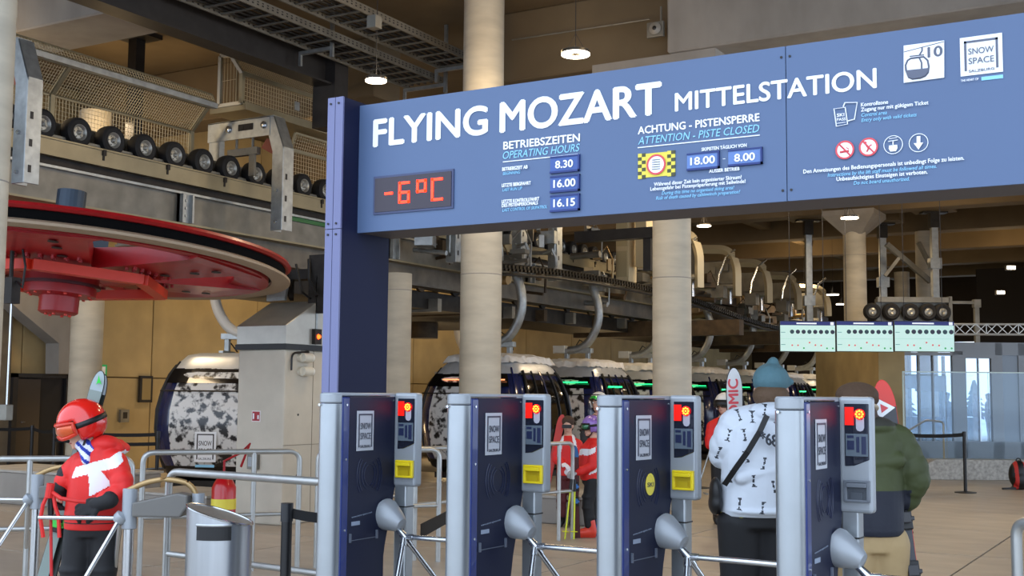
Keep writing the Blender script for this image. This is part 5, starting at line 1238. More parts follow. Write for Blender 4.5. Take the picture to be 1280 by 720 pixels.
def inpoly(x, y, P):
    c = False; n = len(P)
    for i in range(n):
        (x1, y1), (x2, y2) = P[i], P[(i+1) % n]
        if (y1 > y) != (y2 > y) and x < (x2-x1)*(y-y1)/(y2-y1)+x1: c = not c
    return c
SKIN = mat('skin', 'd0a088', .5)
def head_frame(pos, fwd):
    f = Vector(fwd).normalized(); l = Vector((0, 0, 1)).cross(f).normalized(); u = f.cross(l)
    M = Matrix((f, l, u)).transposed().to_4x4(); return Matrix.Translation(Vector(pos)) @ M
def hand_prims(wr, d, up, s=1.0, curl=.9, side=1):
    """palm plus four unequal curled fingers and a thumb leaving the palm's side"""
    d = Vector(d).normalized(); up = Vector(up); up = (up-d*up.dot(d)).normalized(); sd = d.cross(up)*side; wr = Vector(wr); P = []
    pc = wr+d*.045*s; R_ = Matrix((d, sd, up)).transposed()
    P.append(('s', pc, (.05*s, .042*s, .018*s), R_))
    for k, L in enumerate((.068, .078, .074, .058)):
        b = wr+d*.085*s+sd*(-.033+.022*k)*s; c1 = b+(d*cos(curl*.5)-up*sin(curl*.5))*L*.5*s; c2 = c1+(d*cos(curl*1.5)-up*sin(curl*1.5))*L*.5*s
        P += [('c', b, c1, .0095*s, .009*s), ('c', c1, c2, .009*s, .008*s)]
    b = wr+d*.03*s-sd*.035*s; c1 = b+(d*.6-sd*.7-up*.3).normalized()*.035*s; c2 = c1+(d*.9-sd*.1-up*.4).normalized()*.03*s
    P += [('c', b, c1, .013*s, .011*s), ('c', c1, c2, .011*s, .009*s)]
    return P
def human(name_label, loc, J, vox=.012, hs=1.0, skin_vox=None):
    t = thing('person', name_label, 'person', loc, radians(30.2))
    HM = head_frame(J['head'], J['look']); k = hs
    hp = lambda x, y, z: HM @ Vector((x*k, y*k, z*k)); R3 = HM.to_3x3()
    P = [('s', hp(-.005, 0, .02), (.095*k, .076*k, .105*k), R3), ('s', hp(.03, 0, -.055), (.058*k, .055*k, .055*k), R3), ('c', hp(.088, 0, .012), hp(.104, 0, -.022), .010*k, .015*k),
         ('s', hp(.082, 0, -.062), (.014*k, .028*k, .010*k), R3), ('s', hp(.075, 0, -.092), (.02*k, .024*k, .018*k), R3), ('s', hp(0, .08*k/k, -.005), (.02*k, .012*k, .03*k), R3), ('s', hp(0, -.08, -.005), (.02*k, .012*k, .03*k), R3)]
    nk = Vector(J['neck']); P += [('c', hp(-.02, 0, -.06), nk, .055*k, .062*k)]
    P.append(('l', [(z, cx, cy, rx*.86, ry*.86) for z, cx, cy, rx, ry in J['torso']]))
    for s in ('L', 'R'):
        sh, el, wr = J['sh'+s], J['el'+s], J['wr'+s]; P += [('c', nk, sh, .06*k, .05*k), ('c', sh, el, .046*k, .036*k), ('c', el, wr, .036*k, .025*k)]
        d = Vector(wr)-Vector(el); P += hand_prims(wr, J.get('hd'+s, d), J.get('hu'+s, (0, 0, 1)), .9*k, side=1 if s == 'L' else -1)
        hpj, kn, an = J['hip'+s], J['kn'+s], J['an'+s]; P += [('c', hpj, kn, .082*k, .056*k), ('c', kn, an, .055*k, .036*k)]
        toe = Vector(an)+Vector(J['foot']).normalized()*.15*k; toe.z = .04; P += [('c', Vector(an)-Vector((0, 0, .0)), toe, .04*k, .032*k)]
    blob('body', P, skin_vox or vox, SKIN, t, it=3)
    # eyes
    for s in (-1, 1):
        m = MB(); m.lathe([(0, 0), (.012*k, .0), (.010*k, .006*k), (0, .009*k)], hp(.083, s*.032, .012), R3 @ Vector((1, 0, 0)), 12); e_ = m.build('eye', mat('eye white', 'e4e0dc', .3), t, smooth=True)
        m = MB(); m.lathe([(0, 0), (.006*k, 0), (0, .003*k)], hp(.091, s*.032, .012), R3 @ Vector((1, 0, 0)), 10); m.build('iris', mat('iris brown', '3a2818', .3), e_)
    m = MB(); m.tube([hp(.092, -.02, -.062), hp(.096, 0, -.064), hp(.092, .02, -.062)], .004*k, 6); m.build('mouth', mat('lips', 'a86058', .5), t)
    return t, HM
def trousers(t, J, k, mt, vox=.012, w=1.0, name='trousers', z0=None):
    P = []
    zc = J['torso'][0][0]; cx, cy = J['torso'][0][1:3]
    P.append(('l', [(J['hipL'][2]-.04, cx, cy, J['torso'][0][3]*.86, J['torso'][0][4]*.9), (zc+.03, cx, cy, J['torso'][0][3]*.92, J['torso'][0][4]*.92)]))
    for s in ('L', 'R'):
        h, n_, a = Vector(J['hip'+s]), Vector(J['kn'+s]), Vector(J['an'+s]); P += [('c', h, n_, .105*k*w, .082*k*w), ('c', n_, a+Vector((0, 0, .04)), .082*k*w, .072*k*w), ('s', n_-Vector((0, 0, .05)), (.088*k*w, .088*k*w, .03)), ('s', a+Vector((0, 0, .12)), (.085*k*w, .085*k*w, .025)), ('s', n_+Vector((0, 0, .07)), (.094*k*w, .094*k*w, .03))]
    return blob(name, P, vox, mt, t)
def boots(t, J, k, mt, vox=.012):
    for s in ('L', 'R'):
        a = Vector(J['an'+s]); f = Vector(J['foot']).normalized(); P = [('c', (a.x, a.y, .06), (a.x+f.x*.14*k, a.y+f.y*.14*k, .05), .062*k, .05*k), ('c', (a.x-f.x*.03, a.y-f.y*.03, .06), (a.x, a.y, .22*k), .06*k, .07*k), ('c', (a.x-f.x*.05, a.y-f.y*.05, .02), (a.x+f.x*.17*k, a.y+f.y*.17*k, .02), .03*k, .03*k)]
        blob('boot', P, vox, mt if not isinstance(mt, dict) else mt[s], t, it=2)
def jacket(t, J, k, mats, vox, matfn=None, extra=(), aw=1.0, name='jacket'):
    P = [('l', J['torso'])]; nk = Vector(J['neck'])
    for s in ('L', 'R'):
        sh, el, wr = Vector(J['sh'+s]), Vector(J['el'+s]), Vector(J['wr'+s]); P += [('c', nk-Vector((0, 0, .03)), sh, .08*k*aw, .076*k*aw), ('c', sh, el, .076*k*aw, .064*k*aw), ('c', el, wr, .064*k*aw, .052*k*aw)]
        for f in (.35, .7): q = sh+(el-sh)*f; P.append(('s', q, (.078*k*aw,)*3))
        for f in (.3, .75): q = el+(wr-el)*f; P.append(('s', q, (.063*k*aw,)*3))
    return blob(name, P+list(extra), vox, mats, t, matfn)
def gloves(t, J, k, mt, vox=.006):
    for s in ('L', 'R'):
        wr = Vector(J['wr'+s]); d = Vector(J.get('hd'+s, wr-Vector(J['el'+s])))
        P = [(p[0], p[1], tuple(v*1.2 for v in p[2]), p[3]) if p[0] == 's' else (p[0], p[1], p[2], p[3]*1.35, p[4]*1.35) for p in hand_prims(wr, d, J.get('hu'+s, (0, 0, 1)), .98*k, side=1 if s == 'L' else -1)]
        P.append(('c', wr-d.normalized()*.05*k, wr+d.normalized()*.02*k, .046*k, .036*k)); blob('glove', P, vox, mt, t, it=2)
def helmet(t, HM, k, mt, lens, strap=BLACK, rim=BLACK, goggles=True, up=False):
    m = MB(); N, Mq = 40, 22; V = []; idx = {}
    def sp(az, el, r=1.0): return Vector((.128*k*r*cos(el)*cos(az)-.012*k, .112*k*r*cos(el)*sin(az), .125*k*r*sin(el)+.028*k))
    def keep(az, el): return el > radians(14) or (abs(az) > radians(62) and el > radians(-38)) or (abs(az) > radians(95) and el > radians(-48))
    F = []
    for r in (1.0,):
        for i in range(Mq+1):
            for j in range(N): V.append(HM @ sp(-pi+2*pi*j/N, -pi/2+pi*i/Mq, r))
    for i in range(Mq):
        for j in range(N):
            if keep(-pi+2*pi*(j+.5)/N, -pi/2+pi*(i+.5)/Mq): F.append((i*N+j, i*N+(j+1) % N, (i+1)*N+(j+1) % N, (i+1)*N+j))
    m.add(V, F); o = m.build('helmet', mt, t, smooth=True); sd = o.modifiers.new('thick', 'SOLIDIFY'); sd.thickness = .014*k; sd.offset = 0
    m = MB()
    for a in (-50, -25, 0, 25, 50, 160, 200):
        p = HM @ sp(radians(a), radians(52), 1.02); n_ = (p-HM.translation).normalized(); m.lathe([(0, 0), (.010*k, 0), (.006*k, .003*k), (0, .004*k)], p, n_, 10)
    m.build('vent', mat('helmet vent', 'e8d8d4', .4) if not up else DARK, t)
    m = MB()
    for s in (-1, 1): m.tube([HM @ sp(radians(s*78), radians(-36), .97), HM @ Vector((.03*k, s*.07*k, -.08*k)), HM @ Vector((.055*k, s*.02*k, -.115*k))], .007*k, 6)
    m.build('chin_strap', BLACK, t)
    if goggles:
        e0 = radians(2) if not up else radians(30)
        m = MB(); V = []; g_ = 16
        for el in (-.30, -.15, 0, .17, .30):
            for i in range(g_+1):
                az = radians(-62+124*i/g_); q = 1.12-.05*abs(el)/.3; ee = el*(1-.25*(abs(az)/1.08)**3)-(.12 if abs(az) < .15 and el < -.2 else 0)*-1
                V.append(HM @ (sp(az, e0+ee, q)+Vector((.004*k, 0, -.012*k))))
        F = [(r*(g_+1)+i, r*(g_+1)+i+1, (r+1)*(g_+1)+i+1, (r+1)*(g_+1)+i) for r in range(4) for i in range(g_)]
        m.add(V, F); o = m.build('goggle_lens', lens, t, smooth=True); sd = o.modifiers.new('thick', 'SOLIDIFY'); sd.thickness = .012*k
        ring = [V[i] for i in range(g_+1)]+[V[r*(g_+1)+g_] for r in range(1, 4)]+[V[4*(g_+1)+g_-i] for i in range(g_+1)]+[V[r*(g_+1)] for r in (3, 2, 1)]
        m = MB(); m.tube(ring, .011*k, 6, closed=True); m.build('goggle_frame', rim, t, smooth=True)
        m = MB(); V = []; F = []
        for i in range(25):
            az = radians(62+236*i/24); V += [HM @ (sp(az, e0-.10, 1.075)+Vector((0, 0, -.006*k))), HM @ (sp(az, e0+.13, 1.075)+Vector((0, 0, -.006*k)))]
        F = [(2*i, 2*i+2, 2*i+3, 2*i+1) for i in range(24)]; m.add(V, F); o = m.build('goggle_strap', strap, t, smooth=True); sd = o.modifiers.new('thick', 'SOLIDIFY'); sd.thickness = .004
def ski(label, tip, tail, wdir, width, cols, parent=None, group=None, binding=None, tiplen=.12, text_=None, tri=False, name='ski'):
    """cols: (tip, body, edge)"""
    tip, tail = Vector(tip), Vector(tail); d = (tip-tail); L = d.length; d.normalize(); w_ = Vector(wdir); w_ = (w_-d*w_.dot(d)).normalized(); n_ = w_.cross(d)
    t = thing(name, label, 'ski', tail, 0, group); h = width/2; O = Vector()
    def P(u, v, q=0): return w_*u+d*v+n_*q
    body = [(-h*.9, 0), (h*.9, 0), (h*.72, L*.45), (h, L-tiplen)]; body = body+[(-x, y) for x, y in [(h, L-tiplen), (h*.72, L*.45)]]
    m = MB(); m.prism(body, O, w_, d, .012); m.build('ski_body', cols[1], t)
    arc_ = [(h*cos(a), L-tiplen+tiplen*sin(a)) for a in [pi*i/14 for i in range(15)]]
    m = MB(); m.prism(arc_, O, w_, d, .012); m.build('ski_tip', cols[0], t)
    m = MB(); m.tube([P(*body[i])+n_*.006 for i in (1, 2, 3)]+[P(x, y)+n_*.006 for x, y in arc_]+[P(*body[i])+n_*.006 for i in (4, 5, 0)], .004, 5); m.build('metal_edge', cols[2], t)
    for sgn in ((1, -1)):
        if tri:
            q = n_*(.0125 if sgn > 0 else -.0008)
            m = MB(); V = [P(-h*.9, L-.08)+q, P(h*.9, L-.135)+q, P(-h*.9, L-.19)+q]; m.add(V, [(0, 1, 2)]); m.build('white_triangle', WHITE, t)
            q2 = n_*(.0135 if sgn > 0 else -.0018); m = MB(); m.add([P(-h*.5, L-.113)+q2, P(h*.25, L-.135)+q2, P(-h*.5, L-.157)+q2], [(0, 1, 2)]); m.build('red_triangle', REDP, t)
        if text_:
            q = n_*(.0135*sgn if sgn > 0 else -.0018); m = MB(); text(m, text_, P(h*.45*sgn, L-.36)+q, P(h*.45*sgn, L-.06)+q, .05, up=-w_*sgn, bold=.05); m.build('ski_lettering', REDP, t)
    if binding:
        for v in (L*.40, L*.56):
            m = MB(); m.bar(P(0, v-.05, .012), P(0, v+.05, .012), width*.8, .05, n_); b_ = m.build('binding', BLACK, t, bev=.006)
            m = MB(); m.bar(P(0, v-.02, .045), P(0, v+.03, .045), width*.5, .04, n_); m.bar(P(-h*.9, v, .04), P(h*.9, v, .04), .02, .03, n_); m.build('binding_cover', binding, b_, bev=.004)
    return t
def pole(a, b, label, mt, group=None):
    a, b = Vector(a), Vector(b); t = thing('ski_pole', label, 'ski pole', b, 0, group); d = a-b; u = d.normalized()
    m = MB(); m.cyl((0, 0, 0), d, .009, n=8); m.build('shaft', mt, t); m = MB(); m.cyl(d, d-u*.13, .017, n=10); m.build('grip', BLACK, t)
    m = MB(); m.lathe([(0, 0), (.04, .005), (.035, .012), (0, .012)], u*.07, u, 14); m.build('basket', mt, t); return t
def W_(t, x, y, z): return pmat(t) @ Vector((x, y, z))

# ---- child in the red ski suit (left)
k1 = 7.1; s1 = k1/FPX; b_ = dep(122, 489, k1)
J = dict(head=(-.075, -.03, 1.285), look=(-.82, -.50, -.38), neck=(.03, 0, 1.15), torso=[(.70, .005, 0, .165, .125), (.78, .005, 0, .168, .13), (.92, .01, 0, .16, .125), (1.02, .02, 0, .165, .12), (1.10, .03, 0, .15, .11), (1.16, .04, 0, .09, .085), (1.19, .045, 0, .06, .06)],
         shL=(.145, -.06, 1.09), elL=(.215, -.12, .94), wrL=(.105, -.20, .865), hdL=(-.9, -.2, -.35), huL=(0, -.8, .5), shR=(-.095, .03, 1.08), elR=(-.165, .02, 1.0), wrR=(-.185, .0, .965), hdR=(-.25, -.2, -.85), huR=(-.8, .5, .2),
         hipL=(.075, .0, .70), hipR=(-.065, 0, .70), knL=(.08, -.02, .40), knR=(-.09, -.03, .40), anL=(.085, .02, .09), anR=(-.09, .02, .09), foot=(-.8, -.6, 0))
t1, HM = human('child in a red white ski jacket, red helmet and orange goggles, looking down', (b_.x, b_.y, 0), J, .011, .97)
kid1 = t1
red1 = mat('red ski jacket', 'd8201c', .6, var=.06, scale=9, bump=.15); wht = mat('white jacket fabric', 'e6e6ea', .6); blk = mat('black ski trousers', '15161a', .7, var=.3, scale=5, bump=.25)
band = [(-.105, .995), (-.08, 1.06), (.13, 1.12), (.17, 1.16), (.20, 1.10), (.18, 1.065)]; tri_ = [(-.01, 1.05), (.06, 1.06), (.14, .965), (.02, .895), (.01, 1.0)]
def mf(c, n):
    if n.y < .35:
        if inpoly(c.x, c.z, band) or inpoly(c.x, c.z, tri_): return 1
    if .735 < c.z < .742: return 2
    return 0
jacket(t1, J, .92, [red1, wht, BLACK], .0065, mf, [('s', (.10, .06, 1.165), (.085, .08, .045)), ('s', (.05, .0, 1.19), (.098, .092, .055)), ('c', (.04, -.06, 1.15), (.13, .0, 1.17), .035, .04), ('c', (.02, .07, 1.15), (.12, .06, 1.18), .035, .04)], .95)
trousers(t1, J, .93, blk, .011, .98); boots(t1, J, .95, mat('ski boot black', '1c1c20', .35))
gloves(t1, J, 1.15, mat('black glove', '17171a', .7), .006)
helmet(t1, HM, 1.06, mat('red helmet', 'd81c14', .22, coat=.8), mat('orange goggle lens', 'd05010', .1, .3, coat=.9), strap=BLACK, rim=mat('orange red goggle frame', 'c42c10', .35))
blob('neck_scarf', [('c', (-.06, -.05, 1.19), (.05, -.03, 1.14), .045, .05), ('c', (-.045, -.06, 1.17), (-.015, -.10, 1.10), .035, .028)], .008, [mat('blue scarf', '2038a0', .8), mat('white scarf', 'dce0ec', .8)], t1, lambda c, n: 1 if sin(c.x*95+c.z*120) > -.1 else 0)
g_ = 'skis held by the child in red'
ski('front grey ski with green emblem held upright by the child in red', W_(t1, -.025, .135, 1.62), W_(t1, -.36, .04, .12), RT, .078, (mat('pale blue grey tip', '9aa8aa', .35), mat('grey green ski', '7c8a84', .4), BLACK), group=g_, binding=mat('green binding', '30c040', .4))
ski('rear black ski held upright by the child in red', W_(t1, -.018, .17, 1.60), W_(t1, -.32, .075, .12), RT, .070, (mat('silver tip', 'b0b8bc', .35), mat('black ski', '1c2420', .4), BLACK), group=g_, binding=mat('green binding', '30c040'))
e_ = W_(t1, -.030, .115, 1.57); m = MB(); q = RT*.02; m.prism([(-.016, -.03), (-.006, -.02), (.006, -.02), (.016, -.03), (.006, .0), (0, .025), (-.006, .0)], (0, 0, 0), RT, UP, .003)
o = m.build('ski_emblem', mat('emblem green', '30d048', .4)); o.location = e_-FW*.012; o.parent = None; setp(o, 'small green arrow sticker near the tip of the skis held by the child in red', 'sticker')
pole(W_(t1, -.165, -.23, .93), W_(t1, -.13, -.20, .05), 'red ski pole held with the skis by the child in red', mat('red pole', 'c01c20', .4)); 
m = MB(); a = W_(t1, -.16, -.25, .93)
m.tube([W_(t1, *p) for p in ((-.16, -.26, .94), (-.19, -.27, .86), (-.20, -.27, .78), (-.18, -.27, .68))], .012, 6); m.tube([W_(t1, *p) for p in ((-.14, -.26, .93), (-.12, -.27, .85), (-.10, -.27, .80), (-.09, -.27, .68))], .011, 6)
m.tube([W_(t1, *p) for p in ((-.14, -.27, .93), (-.08, -.30, .90), (.0, -.29, .885), (.05, -.27, .88))], .012, 6); m.cyl(W_(t1, -.16, -.27, .90), W_(t1, -.15, -.27, .98), .022, n=10)
setp(m.build('pole_straps', mat('red strap', 'd02420', .6)), 'red pole straps hanging from the gloves of the child in red', 'strap')

# ---- small skier with purple helmet (middle)
def small(label, px, yh, d, J, hs, cols, vox, hel, lens, matfn=None, rim=BLACK, goggles=True, tw=1.0, boot=None, up=False):
    b_ = dep(px, 494, d); t, HM = human(label, (b_.x, b_.y, 0), J, vox*1.2, hs)
    jacket(t, J, hs*.95, cols[:2], vox, matfn, [('s', (J['neck'][0]+.02, J['neck'][1]+.03, J['neck'][2]), (.09*hs, .09*hs, .05*hs))]); trousers(t, J, hs*.95, cols[2], vox*1.2, tw); boots(t, J, hs, boot or BLACK, vox*1.2); gloves(t, J, hs, cols[3], .009)
    if hel: helmet(t, HM, hs*1.02, hel, lens, rim=rim, goggles=goggles, up=up)
    return t, HM
J2 = dict(head=(.02, 0, 1.16), look=(-.97, -.2, -.12), neck=(.06, 0, 1.03), torso=[(.60, .03, 0, .125, .14), (.68, .02, 0, .13, .15), (.84, .01, 0, .125, .14), (.95, .02, 0, .12, .14), (1.0, .04, 0, .09, .11), (1.05, .05, 0, .06, .07)],
          shL=(.04, -.12, .95), elL=(.03, -.17, .76), wrL=(-.13, -.15, .69), shR=(.04, .12, .95), elR=(.0, .15, .78), wrR=(-.15, .08, .70), hipL=(.03, -.07, .60), hipR=(.03, .07, .60), knL=(-.02, -.08, .36), knR=(.04, .08, .35), anL=(.0, -.08, .09), anR=(.07, .08, .09), foot=(-1, -.1, 0))
def mf2(c, n):
    if n.y < .5 and inpoly(c.x, c.z, [(-.14, .86), (-.10, .93), (-.02, .93), (.06, .96), (.05, .90), (-.02, .87), (-.09, .87)]): return 1
    if n.y < .5 and inpoly(c.x, c.z, [(.10, .86), (.12, .86), (.09, .70), (-.02, .66), (.0, .69), (.06, .73)]): return 1
    return 0
t2, _ = small('small child in a red jacket and purple helmet, facing left', 737, 0, 13.0, J2, .82, [red1, wht, blk, mat('white black glove', 'a8a8ac', .6)], .010, mat('purple helmet', '8a68b4', .3, var=.3, scale=30, coat=.5), mat('green goggle lens', '1c6440', .1, .3, coat=.8), mf2, boot={'L': mat('orange boot', 'd8402c', .4), 'R': mat('blue boot', '2858c0', .4)})
pole(W_(t2, -.20, -.2, .62), W_(t2, -.27, -.24, .0), 'yellow ski pole leaning left, held by the child with the purple helmet', mat('yellow pole', 'd8e020', .4), 'yellow ski poles'); pole(W_(t2, -.165, -.2, .62), W_(t2, -.175, -.24, .0), 'upright yellow ski pole held by the child with the purple helmet', mat('yellow pole', 'd8e020'), 'yellow ski poles')
ski('dark red ski with blue top held by the child with the purple helmet', W_(t2, -.17, -.17, .97), W_(t2, -.14, -.12, .0), RT, .08, (mat('blue tip', '2c64a0', .4), mat('maroon ski', '4a1418', .4), BLACK), binding=mat('blue binding', '3070b8', .4))
# ---- second small skier behind
J3 = {k_: v for k_, v in J2.items()}
J3 = dict(head=(0, 0, 1.15), look=(-.2, -.95, -.25), neck=(.0, .02, 1.02), torso=[(.58, 0, 0, .13, .11), (.75, 0, 0, .125, .11), (.92, 0, 0, .13, .11), (.99, 0, 0, .09, .09), (1.04, 0, 0, .06, .06)], shL=(.12, 0, .94), elL=(.15, -.04, .76), wrL=(.03, -.14, .68), shR=(-.12, 0, .94), elR=(-.15, -.04, .76), wrR=(-.06, -.14, .72),
          hipL=(.06, 0, .58), hipR=(-.06, 0, .58), knL=(.07, -.02, .34), knR=(-.07, -.02, .34), anL=(.07, 0, .09), anR=(-.07, 0, .09), foot=(-.2, -1, 0))
t3, HM3 = small('small child with brown hair in a red jacket, left of the purple helmet', 710, 0, 14.0, J3, .78, [red1, wht, mat('red black trousers', '501418', .7), wht], .011, None, None, lambda c, n: 1 if abs(abs(c.x)-.08-(.94-c.z)*.2) < .018 and n.y < 0 and c.z > .8 else 0, goggles=False)
blob('hair', [('s', HM3 @ Vector((-.02, 0, .045)), (.10*.8, .10*.8, .09*.8)), ('s', HM3 @ Vector((-.05, 0, -.02)), (.06, .075, .08))], .010, mat('brown hair', '3c2818', .7), t3)
m = MB(); c_ = HM3 @ Vector((.075, 0, .012)); m.bar(HM3 @ Vector((.07, -.055, .012)), HM3 @ Vector((.07, .055, .012)), .03, .04); m.build('goggles', BLACK, t3)
ski('bright red ski leaning left of the small child with brown hair', W_(t3, -.06, .0, 1.28), W_(t3, -.25, -.1, .45), RT, .09, (mat('red ski', 'b82818', .4), mat('red ski', 'b82818'), DARK), name='ski')
# ---- skier with white helmet and green goggles
J4 = {k_: (tuple(q*1.22 if i < 9 else q for i, q in enumerate(v)) if isinstance(v, tuple) and k_ not in ('look', 'foot') else v) for k_, v in J3.items()}
J4['torso'] = [tuple(q*1.2 for q in r) for r in J3['torso']]; J4['head'] = (0, 0, 1.40); J4['look'] = (-.6, -.8, 0)
t4, _ = small('skier in dark clothing with a white helmet and green mirrored goggles', 748, 0, 15.6, J4, .95, [mat('dark jacket', '24262c', .7), wht, blk, BLACK], .013, mat('white helmet', 'dcdcd8', .3), mat('green mirror lens', '28c048', .1, .5, coat=.8), up=True)
# ---- skier in red with white helmet behind the patterned jacket
t5, _ = small('skier in a red jacket and white helmet behind the patterned jacket, before the cabins', 905, 0, 14.5, J4, .95, [red1, wht, blk, BLACK], .013, mat('white helmet', 'dcdcd8'), BLACK)
pole(W_(t5, -.10, -.3, 1.25), W_(t5, -.42, -.35, .3), 'thin ski pole slanting left of the patterned jacket', GALV)

# ---- person in the white patterned jacket
k2 = 6.2; b_ = dep(945, 497, k2)
J = dict(head=(.085, .03, 1.535), look=(.25, .95, -.1), neck=(.06, 0, 1.42), torso=[(.90, .01, 0, .20, .155), (.93, .01, 0, .205, .16), (1.05, .015, 0, .20, .16), (1.2, .02, 0, .195, .155), (1.33, .03, 0, .185, .14), (1.40, .045, 0, .13, .11), (1.46, .06, .0, .08, .08)],
         shL=(-.105, .02, 1.36), elL=(-.165, .06, 1.20), wrL=(-.09, .27, 1.20), shR=(.19, .02, 1.35), elR=(.23, .05, 1.12), wrR=(.16, .26, 1.10), hipL=(-.085, 0, .88), hipR=(.095, 0, .88), knL=(-.085, .03, .50), knR=(.10, .03, .50), anL=(-.08, -.02, .09), anR=(.11, -.02, .09), foot=(.2, 1, 0))
t6, HM = human('person in a white jacket with small black prints and a teal beanie', (b_.x, b_.y, 0), J, .012, 1.0)
wj = mat('white printed jacket', 'ccd4de', .6, bump=1.0, scale=5, detail=3); pr = mat('black jacket print', '2c323c', .6)
S6 = k2/FPX
gly = [((x-945)*S6, 1.5+(497-y)*S6) for x, y in [(921, 519), (908, 544), (926, 569), (946.6, 577), (909.5, 594), (933.7, 598), (958, 605), (917.6, 626.5), (943.8, 630), (967, 630.6), (964, 534), (966.7, 583), (936, 521), (950, 512), (897, 566), (980, 600), (985, 560), (982, 630), (973, 518), (925, 543)]]
gr_ = [random.Random(i).uniform(-.35, .35) for i in range(len(gly))]
def mf6(c, n):
    if n.y < .3:
        for (gx2, gz2), a in zip(gly, gr_):
            x, z = c.x-gx2, c.z-gz2
            if abs(x) < .03 and abs(z) < .036:
                x, z = x*cos(a)+z*sin(a), -x*sin(a)+z*cos(a); w_ = .0042+.009*max(0, abs(z)-.020)/.010
                if abs(z) < .030 and abs(x) < w_ and abs(abs(z)-.010) > .002: return 1
    return 0
jacket(t6, J, 1.05, [wj, pr], .0055, mf6, [('s', (.075, -.05, 1.42), (.115, .09, .06)), ('c', (-.0, -.05, 1.42), (.15, -.06, 1.42), .05, .05), ('s', (-.12, .03, 1.27), (.10, .10, .12)), ('c', (-.1, -.12, 1.10), (.08, -.12, 1.14), .04, .04), ('s', (.02, -.02, .93), (.205, .16, .04))], 1.08)
m = MB(); a = Vector((-.02, -.196, 1.275)); b2 = Vector((.065, -.196, 1.255)); text(m, '*68', a, b2, .055, bold=.05, lift=.002); m.build('jacket_lettering', pr, t6)
blob('yellow_hem', [('l', [(.875, -.03, .01, .165, .135), (.93, -.03, .01, .17, .14)])], .01, mat('yellow hem', 'c8c41c', .7), t6)
trousers(t6, J, 1.1, blk, .011, 1.05); boots(t6, J, 1.05, mat('ski boot black', '1c1c20')); gloves(t6, J, 1.05, mat('black glove', '17171a'), .008)
hp = lambda x, y, z: HM @ Vector((x, y, z))
blob('beanie', [('s', hp(-.01, 0, .055), (.108, .094, .088), HM.to_3x3()), ('c', hp(-.01, 0, .07), hp(-.02, -.012, .145), .072, .03), ('s', hp(0, 0, .03), (.104, .094, .035), HM.to_3x3()), ('c', hp(.02, -.05, .06), hp(.0, -.10, .045), .03, .018)], .007, mat('teal beanie', '527680', .8, bump=.4, scale=30), t6)
blob('hair', [('s', hp(-.03, 0, -.03), (.095, .085, .07)), ('c', hp(-.05, .02, -.05), hp(-.05, .03, -.10), .05, .04)], .008, mat('dark blond hair', '5a4430', .7, bump=.5, scale=40), t6)
blob('neck_warmer', [('c', hp(.0, -.02, -.07), hp(.02, -.04, -.11), .075, .08), ('s', hp(.05, 0, -.04), (.065, .07, .045))], .009, mat('navy blue neck warmer', '1c3468', .8), t6)
m = MB(); st_ = [(.02, -.17, 1.41), (-.02, -.185, 1.33), (-.08, -.18, 1.23), (-.14, -.155, 1.14), (-.185, -.11, 1.06)]
for i in range(len(st_)-1): m.bar(st_[i], st_[i+1], .028, .006, (0, -1, .0))
m.build('bag_strap', BLACK, t6)
sb = thing('shoulder_bag', 'small black shoulder bag hanging at the hip of the patterned jacket', 'bag', W_(t6, -.215, -.02, .98), radians(30.2)); blob('pouch', [('s', (0, 0, .03), (.032, .07, .085)), ('s', (0, 0, -.02), (.036, .075, .06))], .008, BLACK, sb); m = MB(); m.bar((-.05, -.05, .03), (-.05, .05, .03), .012, .006); m.build('zip', GALVD, sb)
ski('white ski with red lettering standing in front of the patterned jacket', W_(t6, -.075, .22, 1.655), W_(t6, -.02, .34, .05), RT, .082, (mat('white ski tip', 'dadada', .35), mat('white ski', 'd0d0d0', .35), BLACK), text_='ATOMIC', binding=BLACK)

# ---- person in the green jacket
k3 = 5.6; b_ = dep(1092, 498, k3)
J = dict(head=(-.065, .03, 1.455), look=(-.1, .95, -.3), neck=(-.01, 0, 1.36), torso=[(.875, -.02, 0, .14, .125), (.92, -.02, 0, .145, .13), (1.05, -.015, 0, .142, .125), (1.2, -.005, 0, .14, .12), (1.30, .0, 0, .135, .11), (1.36, .0, 0, .09, .09), (1.40, -.01, 0, .06, .07)],
         shL=(-.13, .02, 1.30), elL=(-.17, .08, 1.12), wrL=(-.10, .24, 1.08), shR=(.115, .02, 1.30), elR=(.185, -.01, 1.13), wrR=(.145, .05, 1.02), hdR=(-.1, .2, -.9), huR=(-1, 0, 0), hipL=(-.085, 0, .84), hipR=(.055, 0, .84), knL=(-.09, .02, .48), knR=(.06, .02, .48), anL=(-.09, -.02, .09), anR=(.07, -.02, .09), foot=(-.1, 1, 0))
t7, HM = human('person in an olive and navy jacket with beige trousers and brown beanie, seen from behind', (b_.x, b_.y, 0), J, .012, .95)
ol = mat('olive jacket', '3a4220', .65, var=.12, scale=6, bump=.9, detail=3); nv = mat('navy jacket hem', '141a2a', .65, bump=.4)
jacket(t7, J, 1.02, [ol, nv, mat('dark collar', '2c2c24', .8)], .0065, lambda c, n: 2 if c.z > 1.375 and abs(c.x) < .1 else (1 if c.z < 1.082 and c.x < .15 else 0), [('s', (-.01, -.02, 1.37), (.10, .09, .05)), ('s', (.17, 0, 1.14), (.075, .07, .06)), ('c', (-.1, -.085, 1.2), (.08, -.085, 1.22), .04, .04), ('s', (-.02, 0, .90), (.148, .132, .03))], 1.05)
trousers(t7, J, 1.0, mat('beige trousers', 'a48c64', .7, var=.1, scale=6, bump=.3), .011, .95); boots(t7, J, 1.0, mat('ski boot black', '1c1c20')); gloves(t7, J, 1.1, mat('black glove', '17171a'), .007)
hp = lambda x, y, z: HM @ Vector((x, y, z))
